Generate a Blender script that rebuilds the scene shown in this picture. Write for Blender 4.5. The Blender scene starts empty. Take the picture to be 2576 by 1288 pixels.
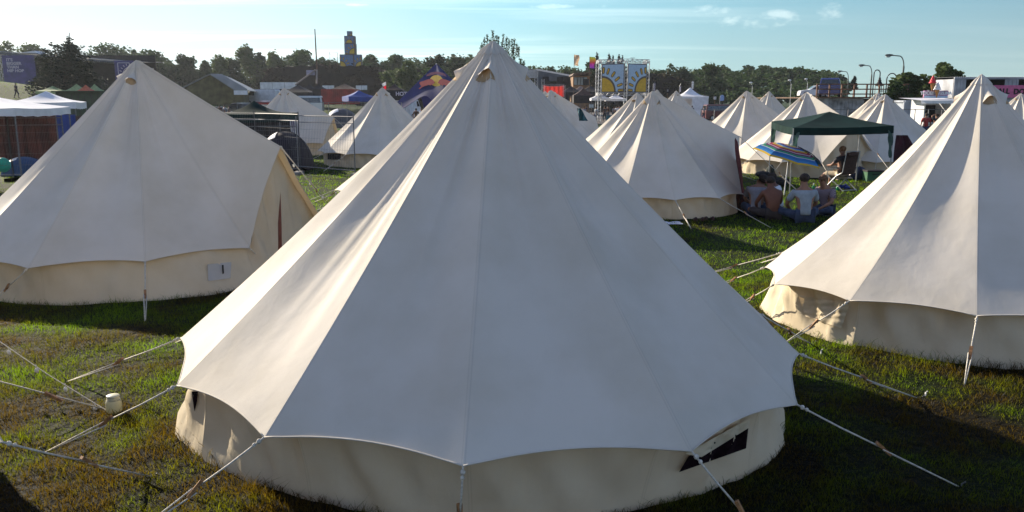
import bpy, math, random
import numpy as np
from mathutils import Vector, Matrix
R = math.radians
sc = bpy.context.scene
col = sc.collection
rnd = random.Random(7)

# ---------------------------------------------------------------- camera model (photo measured on a 2576 x 1288 grid)
FPX, PITCH, CAMH = 2059.0, 0.189, 2.515
cP, sP = math.cos(PITCH), math.sin(PITCH)
def ray(px, py):
    u = (px-1288)/FPX; w = -(py-644)/FPX
    return Vector((u, cP+w*sP, -sP+w*cP))
def at(px, py, Y):                 # the point on a sight line at forward distance Y
    r = ray(px, py); k = Y/r.y
    return Vector((r.x*k, Y, CAMH+r.z*k))
def atz(px, py, z=0.0):            # the point on a sight line at height z
    r = ray(px, py); k = (z-CAMH)/r.z
    return Vector((r.x*k, r.y*k, z))
def xat(px, Y, py=250): return at(px, py, Y).x
def zat(py, Y): return at(1288, py, Y).z
Z1 = lambda x, y: (.2*x, 64.4+.2*y)
Z2 = lambda x, y: (450.8+.2*x, 64.4+.2*y)
Z3 = lambda x, y: (885.5+.2*x, 64.4+.2*y)
Z4 = lambda x, y: (1288+.2*x, 96.6+.2*y)
Z5 = lambda x, y: (1738.9+.2*x, 96.6+.2*y)
Z6 = lambda x, y: (2060.9+.2*x, 96.6+.2*y)
ZF = lambda x, y: (1803.3+.2624*x, 257.6+.2624*y)

cam_d = bpy.data.cameras.new('camera'); cam = bpy.data.objects.new('camera', cam_d); col.objects.link(cam)
cam.location = (0, 0, CAMH); cam.rotation_euler = (math.pi/2-PITCH, 0, 0)
cam_d.sensor_width = 36; cam_d.lens = 36*FPX/2576; cam_d.clip_end = 3000; cam_d.clip_start = .05
sc.camera = cam

# ---------------------------------------------------------------- terrain
def sm(a, b, x):
    t = np.clip((x-a)/(b-a), 0, 1); return t*t*(3-2*t)
def terrain(x, y):
    x = np.asarray(x, float); y = np.asarray(y, float)
    near = (np.sin(x*1.1+y*.63)+np.sin(x*.47-y*1.27+2)+.7*np.sin(x*2.9+1.3)*np.sin(y*2.3)+.8*np.sin(x*5.3+np.sin(y*3.))*np.sin(y*6.1+1))*.014*(1-sm(40, 70, y))
    bank = 5.6*np.exp(-((x+85)/25)**2/2-((y-110)/15)**2/2)*sm(60, 85, y)
    rise = 1.6*sm(95, 150, y)*sm(5, 35, -x)
    return near+bank+rise
def tz(x, y): return float(terrain(x, y))

# ---------------------------------------------------------------- materials
MATS = {}
def mat(name, c, rough=.7, var=.12, scale=6., bump=0., bscale=40., metal=0., trans=0., c2=None, spec=.4, coord='Object', emit=0.):
    if name in MATS: return MATS[name]
    m = bpy.data.materials.new(name); m.use_nodes = True
    nt = m.node_tree; N = nt.nodes; L = nt.links
    b = N['Principled BSDF']; out = N['Material Output']
    b.inputs['Roughness'].default_value = rough; b.inputs['Metallic'].default_value = metal
    b.inputs['Specular IOR Level'].default_value = spec
    tc = N.new('ShaderNodeTexCoord')
    n = N.new('ShaderNodeTexNoise'); n.inputs['Scale'].default_value = scale; n.inputs['Detail'].default_value = 5
    L.new(tc.outputs[coord], n.inputs['Vector'])
    r = N.new('ShaderNodeValToRGB')
    a = c2 if c2 else [max(0, v*(1-var*2)) for v in c]
    bcol = c if c2 else [min(1, v*(1+var)) for v in c]
    r.color_ramp.elements[0].position = .35; r.color_ramp.elements[1].position = .65
    r.color_ramp.elements[0].color = (*a, 1); r.color_ramp.elements[1].color = (*bcol, 1)
    L.new(n.outputs['Fac'], r.inputs['Fac']); L.new(r.outputs['Color'], b.inputs['Base Color'])
    if bump:
        n2 = N.new('ShaderNodeTexNoise'); n2.inputs['Scale'].default_value = bscale; n2.inputs['Detail'].default_value = 4
        L.new(tc.outputs[coord], n2.inputs['Vector'])
        bp = N.new('ShaderNodeBump'); bp.inputs['Strength'].default_value = bump; bp.inputs['Distance'].default_value = .02
        L.new(n2.outputs['Fac'], bp.inputs['Height']); L.new(bp.outputs['Normal'], b.inputs['Normal'])
    if trans:
        t = N.new('ShaderNodeBsdfTranslucent'); L.new(r.outputs['Color'], t.inputs['Color'])
        mx = N.new('ShaderNodeMixShader'); mx.inputs[0].default_value = trans
        L.new(b.outputs[0], mx.inputs[1]); L.new(t.outputs[0], mx.inputs[2]); L.new(mx.outputs[0], out.inputs['Surface'])
    MATS[name] = m
    return m

def canvas_mat(name, c, dirt, trans, tcol, crease=.03):
    m = bpy.data.materials.new(name); m.use_nodes = True
    nt = m.node_tree; N = nt.nodes; L = nt.links
    b = N['Principled BSDF']; out = N['Material Output']
    b.inputs['Roughness'].default_value = .85; b.inputs['Specular IOR Level'].default_value = .2
    tc = N.new('ShaderNodeTexCoord')
    n = N.new('ShaderNodeTexNoise'); n.inputs['Scale'].default_value = 1.3; n.inputs['Detail'].default_value = 7; n.inputs['Roughness'].default_value = .6
    L.new(tc.outputs['Object'], n.inputs['Vector'])
    r = N.new('ShaderNodeValToRGB'); r.color_ramp.elements[0].position = .3; r.color_ramp.elements[1].position = .62
    r.color_ramp.elements[0].color = (*dirt, 1); r.color_ramp.elements[1].color = (*c, 1)
    L.new(n.outputs['Fac'], r.inputs['Fac'])
    # stitched seams: the uv holds the metric distance to the nearest seam and along the panel
    uv = N.new('ShaderNodeUVMap'); uv.uv_map = 'seam'
    sx = N.new('ShaderNodeSeparateXYZ'); L.new(uv.outputs[0], sx.inputs[0])
    d1 = N.new('ShaderNodeMath'); d1.operation = 'SUBTRACT'; d1.inputs[1].default_value = .009; L.new(sx.outputs[0], d1.inputs[0])
    d2 = N.new('ShaderNodeMath'); d2.operation = 'ABSOLUTE'; L.new(d1.outputs[0], d2.inputs[0])
    mr = N.new('ShaderNodeMapRange'); mr.inputs[1].default_value = .0; mr.inputs[2].default_value = .006; mr.inputs[3].default_value = .86; mr.inputs[4].default_value = 1.
    L.new(d2.outputs[0], mr.inputs[0])
    mu = N.new('ShaderNodeVectorMath'); mu.operation = 'SCALE'; L.new(r.outputs['Color'], mu.inputs[0]); L.new(mr.outputs[0], mu.inputs['Scale'])
    L.new(mu.outputs[0], b.inputs['Base Color'])
    # weave and soft creases
    w = N.new('ShaderNodeTexNoise'); w.inputs['Scale'].default_value = 260; w.inputs['Detail'].default_value = 2; L.new(tc.outputs['Object'], w.inputs['Vector'])
    mp = N.new('ShaderNodeMapping'); mp.inputs['Scale'].default_value = (3, 3, 1.2); L.new(tc.outputs['Object'], mp.inputs[0])
    cr = N.new('ShaderNodeTexNoise'); cr.inputs['Scale'].default_value = 1.6; cr.inputs['Detail'].default_value = 6; cr.inputs['Distortion'].default_value = .25; L.new(mp.outputs[0], cr.inputs['Vector'])
    b1 = N.new('ShaderNodeBump'); b1.inputs['Strength'].default_value = .25; b1.inputs['Distance'].default_value = .003; L.new(w.outputs['Fac'], b1.inputs['Height'])
    b2 = N.new('ShaderNodeBump'); b2.inputs['Strength'].default_value = .2; b2.inputs['Distance'].default_value = crease; L.new(cr.outputs['Fac'], b2.inputs['Height']); L.new(b1.outputs[0], b2.inputs['Normal'])
    L.new(b2.outputs[0], b.inputs['Normal'])
    t = N.new('ShaderNodeBsdfTranslucent'); t.inputs['Color'].default_value = (*tcol, 1)
    mx = N.new('ShaderNodeMixShader'); mx.inputs[0].default_value = trans
    L.new(b.outputs[0], mx.inputs[1]); L.new(t.outputs[0], mx.inputs[2]); L.new(mx.outputs[0], out.inputs['Surface'])
    MATS[name] = m
    return m
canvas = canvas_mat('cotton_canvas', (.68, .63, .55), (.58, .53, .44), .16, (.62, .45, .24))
canvas_wall = canvas_mat('wall_canvas', (.655, .57, .42), (.55, .46, .32), .17, (.72, .51, .25), .07)  # canvas toned yellower and darker: warm glow and eave shade put into the colour
rope_m = mat('rope', (.62, .58, .5), .8, .15, 60, .5, 200)
wood_m = mat('slider_wood', (.30, .15, .06), .6, .25, 30)
dark_m = mat('dark_mesh', (.012, .006, .008), 1., .3, 20, spec=.05)
steel = mat('galvanised_steel', (.17, .17, .175), .6, .15, 20, metal=.4)

# ---------------------------------------------------------------- mesh builder
class MB:
    def __init__(s): s.v = []; s.f = []; s.uv = None; s.smooth = False
    def vert(s, p): s.v.append(tuple(p)); return len(s.v)-1
    def quad(s, a, b, c, d):
        i = len(s.v); s.v += [tuple(a), tuple(b), tuple(c), tuple(d)]; s.f.append((i, i+1, i+2, i+3))
    def poly(s, pts):
        i = len(s.v); s.v += [tuple(p) for p in pts]; s.f.append(tuple(range(i, i+len(pts))))
    def box(s, c, size, rot=0, M=None):
        hx, hy, hz = [q/2 for q in size]; i = len(s.v); m = Matrix.Rotation(rot, 4, 'Z') if M is None else M
        for dx in (-1, 1):
            for dy in (-1, 1):
                for dz in (-1, 1):
                    p = m @ Vector((dx*hx, dy*hy, dz*hz)); s.v.append((c[0]+p.x, c[1]+p.y, c[2]+p.z))
        for q in ((0, 1, 3, 2), (4, 6, 7, 5), (0, 4, 5, 1), (2, 3, 7, 6), (0, 2, 6, 4), (1, 5, 7, 3)): s.f.append(tuple(i+k for k in q))
        return s
    def tube(s, pts, r, n=6, cap=True):
        pts = [Vector(p) for p in pts]; rs = r if isinstance(r, (list, tuple)) else [r]*len(pts)
        i0 = len(s.v)
        for k, p in enumerate(pts):
            d = (pts[min(k+1, len(pts)-1)]-pts[max(k-1, 0)])
            if d.length < 1e-9: d = Vector((0, 0, 1))
            d.normalize()
            a = d.cross(Vector((0, 0, 1)) if abs(d.z) < .9 else Vector((1, 0, 0))); a.normalize(); b = d.cross(a)
            for j in range(n):
                t = 2*math.pi*j/n; q = p+(a*math.cos(t)+b*math.sin(t))*rs[k]; s.v.append(tuple(q))
        for k in range(len(pts)-1):
            for j in range(n):
                a = i0+k*n+j; b = i0+k*n+(j+1) % n; s.f.append((a, b, b+n, a+n))
        if cap:
            s.f.append(tuple(i0+j for j in range(n))[::-1]); s.f.append(tuple(i0+(len(pts)-1)*n+j for j in range(n)))
        return s
    def lathe(s, prof, c=(0, 0, 0), n=16, M=None):
        i0 = len(s.v)
        for (r, z) in prof:
            for j in range(n):
                t = 2*math.pi*j/n; p = Vector((r*math.cos(t), r*math.sin(t), z))
                if M is not None: p = M @ p
                s.v.append((c[0]+p.x, c[1]+p.y, c[2]+p.z))
        for k in range(len(prof)-1):
            for j in range(n):
                a = i0+k*n+j; b = i0+k*n+(j+1) % n; s.f.append((a, b, b+n, a+n))
        return s
    def ell(s, c, r, n=10, m=7, M=None):
        i0 = len(s.v)
        for k in range(m+1):
            ph = -math.pi/2+math.pi*k/m
            for j in range(n):
                t = 2*math.pi*j/n; p = Vector((r[0]*math.cos(ph)*math.cos(t), r[1]*math.cos(ph)*math.sin(t), r[2]*math.sin(ph)))
                if M is not None: p = M @ p
                s.v.append((c[0]+p.x, c[1]+p.y, c[2]+p.z))
        for k in range(m):
            for j in range(n):
                a = i0+k*n+j; b = i0+k*n+(j+1) % n; s.f.append((a, b, b+n, a+n))
        return s
    def prism(s, pts, off):     # polygon extruded by a vector
        n = len(pts); i = len(s.v); off = Vector(off)
        s.v += [tuple(p) for p in pts]+[tuple(Vector(p)+off) for p in pts]
        s.f.append(tuple(range(i, i+n))); s.f.append(tuple(range(i+2*n-1, i+n-1, -1)))
        for k in range(n): s.f.append((i+k, i+n+k, i+n+(k+1) % n, i+(k+1) % n))
        return s
    def grid(s, fn, nu, nv):
        i0 = len(s.v)
        for a in range(nu+1):
            for b in range(nv+1): s.v.append(tuple(fn(a/nu, b/nv)))
        for a in range(nu):
            for b in range(nv):
                k = i0+a*(nv+1)+b; s.f.append((k, k+1, k+nv+2, k+nv+1))
        return s
    def build(s, name, m, parent=None, smooth=False, uvs=None):
        me = bpy.data.meshes.new(name); me.from_pydata(s.v, [], s.f)
        if uvs is not None:
            l = me.uv_layers.new(name='seam'); vi = np.empty(len(me.loops), dtype=np.int32); me.loops.foreach_get('vertex_index', vi)
            l.data.foreach_set('uv', np.asarray(uvs, dtype=np.float32)[vi].ravel())
        me.materials.append(m)
        if smooth: me.polygons.foreach_set('use_smooth', [True]*len(me.polygons))
        me.update()
        o = bpy.data.objects.new(name, me); col.objects.link(o)
        if parent is not None:
            o.parent = parent
            if parent.type != 'EMPTY' or parent.parent is None: pass
        return o

def tag(o, label=None, cat=None, group=None, kind=None):
    if label: o['label'] = label
    if cat: o['category'] = cat
    if group: o['group'] = group
    if kind: o['kind'] = kind
    return o
def thing(name, label, cat, loc=(0, 0, 0), rz=0, group=None):
    o = bpy.data.objects.new(name, None); o.empty_display_size = .2; col.objects.link(o)
    o.location = loc; o.rotation_euler = (0, 0, rz)
    return tag(o, label, cat, group)
def copy_tree(o, loc=None, rz=None, parent=None, **kw):
    c = o.copy(); col.objects.link(c)
    if parent is not None: c.parent = parent
    for ch in list(o.children): copy_tree(ch, parent=c)
    if loc is not None: c.location = loc
    if rz is not None: c.rotation_euler = (0, 0, rz)
    for k, v in kw.items(): c[k] = v
    return c
def text(body, size, loc, m, parent=None, name='lettering', rx=math.pi/2, rz=0, ry=0, ext=.01, align='CENTER', bold=0., sx=1., space=1.):
    cu = bpy.data.curves.new('t', 'FONT'); cu.body = body; cu.size = size; cu.extrude = ext; cu.align_x = align; cu.align_y = 'CENTER'; cu.offset = bold; cu.resolution_u = 3; cu.space_line = space
    ob = bpy.data.objects.new('t', cu); col.objects.link(ob)
    dg = bpy.context.evaluated_depsgraph_get(); me = bpy.data.meshes.new_from_object(ob.evaluated_get(dg))
    bpy.data.objects.remove(ob); bpy.data.curves.remove(cu)
    me.materials.clear(); me.materials.append(m); me.name = name
    o = bpy.data.objects.new(name, me); col.objects.link(o); o.location = loc; o.rotation_euler = (rx, ry, rz); o.scale = (sx, 1, 1)
    if parent is not None: o.parent = parent
    return o
# ---------------------------------------------------------------- bell tents
def hsh(*a):
    return (math.sin(sum(v*k for v, k in zip(a, (12.9898, 78.233, 37.719, 4.581))))*43758.5453) % 1.0
def dirv(az): return Vector((math.sin(az), -math.cos(az), 0))     # az 0 faces the camera, +90 degrees faces right

class Tent:
    def __init__(s, c, H, Rr, he, door_az, corners=None, back=None, door=(2.3, 1.75), N=13, wall_r=None, seed=1, res=(14, 34), c_=.10, fold=1., sagk=1.):
        s.c = Vector((c[0], c[1], 0)); s.H = H; s.he = he; s.seed = seed; s.res = res; s.curv = c_; s.fold = fold; s.R = Rr; s.sagk = sagk
        s.wall_r = wall_r or (lambda az: Rr*.91)
        cs = []
        if corners: cs = sorted(corners)
        da = 2*math.pi/N
        if cs:
            gap0 = cs[-1][0]; gap = cs[0][0]+2*math.pi-gap0; n = max(1, round(gap/da))
            for k in range(1, n): cs.append((gap0+gap*k/n, (back or Rr) if k > n*.55 else Rr, he, 0))
        else:
            for k in range(N): cs.append((door_az+da*k, Rr*(1+.02*(hsh(seed, k)-.5)), he, 0))
        k = min(range(len(cs)), key=lambda i: abs(((cs[i][0]-door_az+math.pi) % (2*math.pi))-math.pi))
        s.door_k = k; s.has_door = door is not None
        if door: cs[k] = (cs[k][0], door[0], door[1], 1)
        s.cs = cs
    def roof(s, i, u, rho):
        A = s.cs[i]; B = s.cs[(i+1) % len(s.cs)]
        az0, az1 = A[0], B[0]
        if az1 < az0: az1 += 2*math.pi
        az = az0+(az1-az0)*u
        pa = Vector((math.sin(az0), -math.cos(az0)))*A[1]; pb = Vector((math.sin(az1), -math.cos(az1)))*B[1]
        # chord between the two corners
        d = Vector((math.sin(az), -math.cos(az))); e = pb-pa
        den = d.x*e.y-d.y*e.x; rc = (pa.x*e.y-pa.y*e.x)/den
        k = ((pa-d*rc).length)/max(1e-6, e.length); ze = A[2]*(1-k)+B[2]*k
        r = rc*rho; q = 1-rho
        cc = s.curv*((1-.6*A[3])*(1-k)+(1-.6*B[3])*k)
        z = ze+(s.H-ze)*(q*(1-cc)+cc*q*q)
        sag = math.sin(math.pi*u)**1.2*math.sin(math.pi*min(1, rho)**.8)*.088*s.sagk*s.R/2.5
        h1, h2, h3 = hsh(s.seed, i, 1), hsh(s.seed, i, 2), hsh(s.seed, i, 3)
        env = min(1, rho*5)*max(0, 1-rho)**1.1
        f = 0
        for m, (hc, w, am) in enumerate(((.2+.6*h1, .07, .020*h2), (.15+.7*h3, .05, .016*h1), (.1+.8*h2, .10, .022*h3), (.5+.4*(h1-h2), .035, .010))):
            f += am*math.exp(-((u-hc-(.12*(h2-.5))*rho)/w)**2)*math.sin(math.pi*min(1, rho*(.7+.6*h3)))
        # gathered creases near the corners and under the cap
        g = .006*math.sin(u*38+h1*6+i)*math.exp(-((rho-.18)/.12)**2)*math.sin(math.pi*u)
        near = math.exp(-(u/.16)**2)+math.exp(-((1-u)/.16)**2)
        g += .006*math.sin((u if u < .5 else 1-u)*160/(.3+rho))*max(0, (rho-.7)/.3)*near
        f = (f*env*1.5+g)*s.fold*min(1, min(u, 1-u)*9)
        n = (Vector((d.x, d.y, 0))*.66+Vector((0, 0, .75)))
        p = Vector((d.x*r, d.y*r, z))+n*(f-sag)
        # a rounded top
        if rho < .03: p.z -= (.03-rho)*.9
        return p, rc, az
    def edge(s, u, i=0):
        return 1-.019*math.sin(math.pi*u)**.9
    def seamdist(s, i, u, r):
        A = s.cs[i]; B = s.cs[(i+1) % len(s.cs)]; w = (B[0]-A[0]) % (2*math.pi)
        return min(u, 1-u)*w*r
    def build(s, name, label, group='cream canvas bell tents', ropes=True, rope_data=None, rope_px=None, vents=(0,), gr=1, rope_r=.006, detail=True, peg=1.35, rope_only=None):
        t = thing(name, label, 'tent', s.c, 0, group); s.t = t
        nu, nv = s.res; M = MB(); uv = []
        n = len(s.cs)
        for i in range(n):
            i0 = len(M.v)
            for a in range(nu+1):
                u = a/nu; te = s.edge(u)
                for b in range(nv+1):
                    rho = te*(b/nv)**.9
                    p, rc, az = s.roof(i, u, rho); M.v.append(tuple(p)); uv.append((s.seamdist(i, u, rc*rho), rho))
            for a in range(nu):
                for b in range(nv):
                    k = i0+a*(nv+1)+b; M.f.append((k, k+1, k+nv+2, k+nv+1))
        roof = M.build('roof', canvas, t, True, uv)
        # hem along the eave
        if detail:
            Hm = MB()
            for i in range(n):
                pts = [s.roof(i, a/nu, s.edge(a/nu))[0] for a in range(nu+1)]
                Hm.tube(pts, .006, 4)
            Hm.build('eave_hem', canvas, roof, True, [(1, 1)]*len(Hm.v))
        # apex cap
        M = MB(); uv = []
        for i in range(n):
            i0 = len(M.v)
            for a in range(9):
                for b in range(9):
                    rho = .048*b/8
                    p, rc, az = s.roof(i, a/8, rho); d = dirv(az); p = p+(d*.7+Vector((0, 0, .7)))*.006
                    M.v.append(tuple(p)); uv.append((.014 if b == 8 else 1, rho))
            for a in range(8):
                for b in range(8):
                    k = i0+a*9+b; M.f.append((k, k+1, k+10, k+9))
        M.build('apex_cap', canvas, t, True, uv)
        # wall
        wn, wm = (14, 12) if detail else (6, 5)
        M = MB(); uv = []
        for i in range(n):
            i0 = len(M.v)
            for a in range(wn+1):
                u = a/wn; te = s.edge(u)
                rw = te*.955 if s.cs[i][3]+s.cs[(i+1) % n][3] == 0 else te*.965
                top, rc, az = s.roof(i, u, min(rw, .93)); top = top-Vector((0, 0, .008)); d = dirv(az)
                rb = s.wall_r(az)
                if s.cs[i][3]: rb = s.cs[i][1]*1.02*(1-u)+rb*u
                if s.cs[(i+1) % n][3]: rb = s.cs[(i+1) % n][1]*1.02*u+rb*(1-u)
                bot = d*rb+Vector((0, 0, -.02))
                for b in range(wm+1):
                    k = b/wm; p = top*(1-k)+bot*k
                    h = hsh(s.seed, i, 5)
                    wv = (.018*math.sin(u*9+k*5*(h-.3)+i*2)+.013*math.sin(u*17-k*7+i*1.7+h*5)+.008*math.sin(u*31+k*4+h*9))*math.sin(math.pi*min(1, k*.9+.05))*min(1, min(u, 1-u)*7)*1.7
                    wv += .016*math.sin(u*15+11*k*(u-.5)+h*8)*4*k*(1-k)*min(1, min(u, 1-u)*7)
                    wv += .007*math.sin(u*24+k*19+h*7)*math.sin(math.pi*k)*min(1, min(u, 1-u)*7)
                    p = p+d*(wv-.03*math.sin(math.pi*k))
                    M.v.append(tuple(p)); uv.append((s.seamdist(i, u, rb), k))
            for a in range(wn):
                for b in range(wm):
                    k = i0+a*(wm+1)+b; M.f.append((k, k+1, k+wm+2, k+wm+1))
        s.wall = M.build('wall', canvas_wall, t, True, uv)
        # vents: hooded half moons
        for va in vents:
            az = va; i = max(range(n), key=lambda j: ((az-s.cs[j][0]) % (2*math.pi) < (s.cs[(j+1) % n][0]-s.cs[j][0]) % (2*math.pi)))
            def onroof(a_, rho):
                best = None
                for j in range(n):
                    w = (s.cs[(j+1) % n][0]-s.cs[j][0]) % (2*math.pi); dd = (a_-s.cs[j][0]) % (2*math.pi)
                    if dd <= w: return s.roof(j, dd/w, rho)[0]
                return s.roof(0, 0, rho)[0]
            r0, r1 = .055, .118
            def fn(a, b, lift=1.):
                x = a*2-1; q = b; w = .30*(.35+.65*q)
                p = onroof(az+x*w, r0+(r1-.020-r0)*q+.022*x*x*q); d = dirv(az)
                return p+(d*.80+Vector((0, 0, .45)))*(.055*q*q*(1-x*x)**.7*lift+.006)
            M = MB(); M.grid(fn, 10, 6); vf = M.build('vent_flap', canvas, t, True, [(1, 1)]*len(M.v))
            M = MB(); M.grid(lambda a, b: onroof(az+(a*2-1)*.27*(.35+.65*b), r0+(r1+.004-r0)*b)+dirv(az)*.006, 8, 4)
            M.build('vent_mesh', MATS['vent_warm_glow'], vf, True)
        # guy ropes
        if ropes:
            for i in (range(n) if not rope_only else rope_only):
                A = s.cs[i]; d = dirv(A[0]); c0 = s.roof(i, 0, 1)[0]
                if A[3] and not (rope_data and i in rope_data): pg = d*(A[1]+1.9)
                else: pg = d*(A[1]+peg*(.9+.2*hsh(s.seed, i, 9)))
                if rope_px and i in rope_px: pg = rope_px[i]-s.c
                pg = Vector((pg.x, pg.y, -.01)); sl = c0.lerp(pg, .52)
                M = MB(); m1 = c0+(sl-c0)*.5-Vector((0, 0, .006)); M.tube([c0, m1, sl], rope_r*1.15, 5)
                side = d.cross(Vector((0, 0, 1)))*.016
                M.tube([sl+side, pg], rope_r*.9, 5); M.tube([sl-side+Vector((0, 0, -.02)), pg], rope_r*.9, 5)
                if detail: M.ell(c0+(pg-c0).normalized()*.04, (.016, .016, .016), 7, 5); M.ell(c0+(pg-c0).normalized()*.075, (.013, .013, .013), 7, 5)
                ro = M.build('guy_rope', rope_m, t, True)
                if detail:
                    M = MB(); dd = (pg-c0).normalized(); q = dd.to_track_quat('X', 'Z').to_matrix().to_4x4()
                    M.box(sl, (.13, .028, .02), M=q @ Matrix.Rotation(R(14), 4, 'Y')); M.build('rope_slider', wood_m, ro)
                    M = MB(); M.tube([pg+Vector((0, 0, -.05)), pg+Vector((0, 0, .03))-dd*.02*0, pg+Vector((0, 0, .05))+d*.02], .006, 5); M.build('tent_peg', steel, ro)
        return t
mat('vent_warm_glow', (.42, .29, .16), .9, .15, 8)  # tan glow of the opening under the hood, put into the colour

def corner_from_px(c, px, py, he):
    p = atz(px, py, he); v = p-Vector((c[0], c[1], he)); return (math.atan2(v.x, -v.y), math.hypot(v.x, v.y), he, 0)

# the big tent in front
A0 = at(1240, 98, 6.61); c0 = (A0.x, A0.y)
cor = [corner_from_px(c0, *p, .58) for p in ((455, 850), (445, 970), (665, 1100), (1165, 1172), (1740, 1135), (2005, 1018), (2010, 890))]
def w0(az):
    a = math.degrees((az+math.pi) % (2*math.pi)-math.pi)
    return float(np.interp(a, [-180, -110, -73, -49, -28, 0, 32, 66, 110, 180], [2.35, 2.45, 2.54, 2.25, 2.12, 2.10, 2.12, 2.36, 2.37, 2.35]))
T0 = Tent(c0, A0.z+.01, 2.52, .58, R(170), cor, wall_r=w0, seed=3, res=(22, 54), c_=.09, fold=1.15, sagk=.85)
rp = {}
for i, (px, py) in enumerate(((165, 959), (109, 1137), (330, 1345), (1150, 1400), (1985, 1425), (2419, 1224), (2320, 1003), (2048, 867))): rp[i] = atz(px, py, 0)
T0.build('bell_tent', 'largest cream bell tent filling the foreground, rear side facing the camera', rope_px=rp, vents=(R(-11), R(-98), R(82), R(172)), rope_r=.0055)
# window in its wall at the right and the small one at the left
from mathutils.bvhtree import BVHTree
def wall_hit(T, px, py, off):
    if not hasattr(T, 'bvh'): me = T.wall.data; T.bvh = BVHTree.FromPolygons([v.co.copy() for v in me.vertices], [tuple(p.vertices) for p in me.polygons])
    o = Vector((0, 0, CAMH))-T.c; d = ray(px, py).normalized(); h = T.bvh.ray_cast(o, d)[0]
    if h is None: h = atz(px, py, .25)-T.c
    return h-d*off
def wall_patch(T, q, name, m, off=.02, wr=0., nu=16, nv=8, parent=None):
    """a patch sewn on the wall, its outline given by four photo points"""
    M = MB(); q = [Vector((*p, 0)) for p in q]
    def fn(a, b):
        p = (q[0]*(1-a)+q[1]*a)*(1-b)+(q[3]*(1-a)+q[2]*a)*b
        return wall_hit(T, p.x, p.y, off+wr*(1+math.sin(a*17+b*9)*math.sin(b*11-a*5)+.6*math.sin(b*25+a*8)))
    M.grid(fn, nu, nv); return M.build(name, m, parent or T.t, True, [(1, 1)]*len(M.v))
W = wall_patch(T0, ((1732, 1148), (1884, 1064), (1877, 1128), (1708, 1188)), 'window', dark_m, .04, nu=34, nv=12)
wall_patch(T0, ((1724, 1142), (1888, 1050), (1884, 1076), (1765, 1150)), 'rolled_window_flap', canvas_wall, .06, .010, 34, 6, parent=W)
wall_patch(T0, ((482, 985), (498, 985), (496, 1010), (489, 1036)), 'window', dark_m, .02, nu=4, nv=4)

# left tent with the number sign
A1 = at(342, 147, 12.2); c1 = (A1.x, A1.y)
cor = [corner_from_px(c1, *p, .5) for p in ((70, 675), (365, 658), (628, 624))]
az3 = cor[2][0]
cor.append((az3+R(27), 2.5, .5, 0))
T1 = Tent(c1, A1.z, 2.62, .5, az3+R(27), cor, door=None, seed=11, res=(18, 44), wall_r=lambda az: 2.3, fold=.9)
dp = at(706, 368, 11.75); dv = dp-Vector((c1[0], c1[1], 0))
T1.cs[3] = (math.atan2(dv.x, -dv.y), math.hypot(dv.x, dv.y), dp.z, 1)
T1.build('bell_tent', 'cream bell tent on the left with a sheet numbered 1 on its wall', rope_px={0: atz(-30, 765), 1: atz(365, 822), 2: atz(700, 690), 3: atz(850, 545)}, vents=(R(4), R(94), R(184), R(-86)), rope_r=.007)
sh = wall_patch(T1, ((522, 665), (582, 659), (580, 700), (524, 707)), 'number_sheet', mat('paper_sheet', (.42, .40, .37), .5, .04, 5), .012, nu=4, nv=4)
p = wall_hit(T1, 561, 679, .03); az = math.atan2(p.x, -p.y)
text('1', .17, p, mat('black_ink', (.02, .02, .02)), sh, rz=az, ext=.002, bold=.003)
M = MB()
M.poly([Vector(at(708, y, 11.3+dy))-T1.c+Vector((x, -.05, 0)) for y, x, dy in ((480, 0, .1), (560, -.035, -.1), (640, -.03, -.25), (690, 0, -.3), (690, .03, -.3), (560, .015, -.1))])
M.build('door_gap', mat('tent_inside_red', (.16, .05, .03), .9), T1.t)

# right tent
A2 = at(2470, 181, 9.6); c2 = (A2.x, A2.y)
cor = [corner_from_px(c2, *p, .5) for p in ((1925, 672), (1948, 715), (2137, 757), (2458, 795))]
T2 = Tent(c2, A2.z, 2.45, .5, R(150), cor, seed=23, res=(18, 44), wall_r=lambda az: 2.27 if -.9 < az < 2 else (2.34 if -2.05 < az <= -.9 else 2.1), c_=.27, fold=.4, back=2.12, sagk=.45)
T2.build('bell_tent', 'cream bell tent at the right edge with its left side lit by the sun', rope_px={0: atz(1780, 725), 1: atz(1850, 770), 2: atz(1967, 865), 3: atz(2425, 975)}, vents=(R(-112), R(-5), R(62), R(150)), rope_r=.006)
wall_patch(T2, ((2008, 742), (2138, 764), (2116, 826), (2026, 796)), 'window_flap', canvas_wall, .02, .008, 26, 16)

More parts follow.
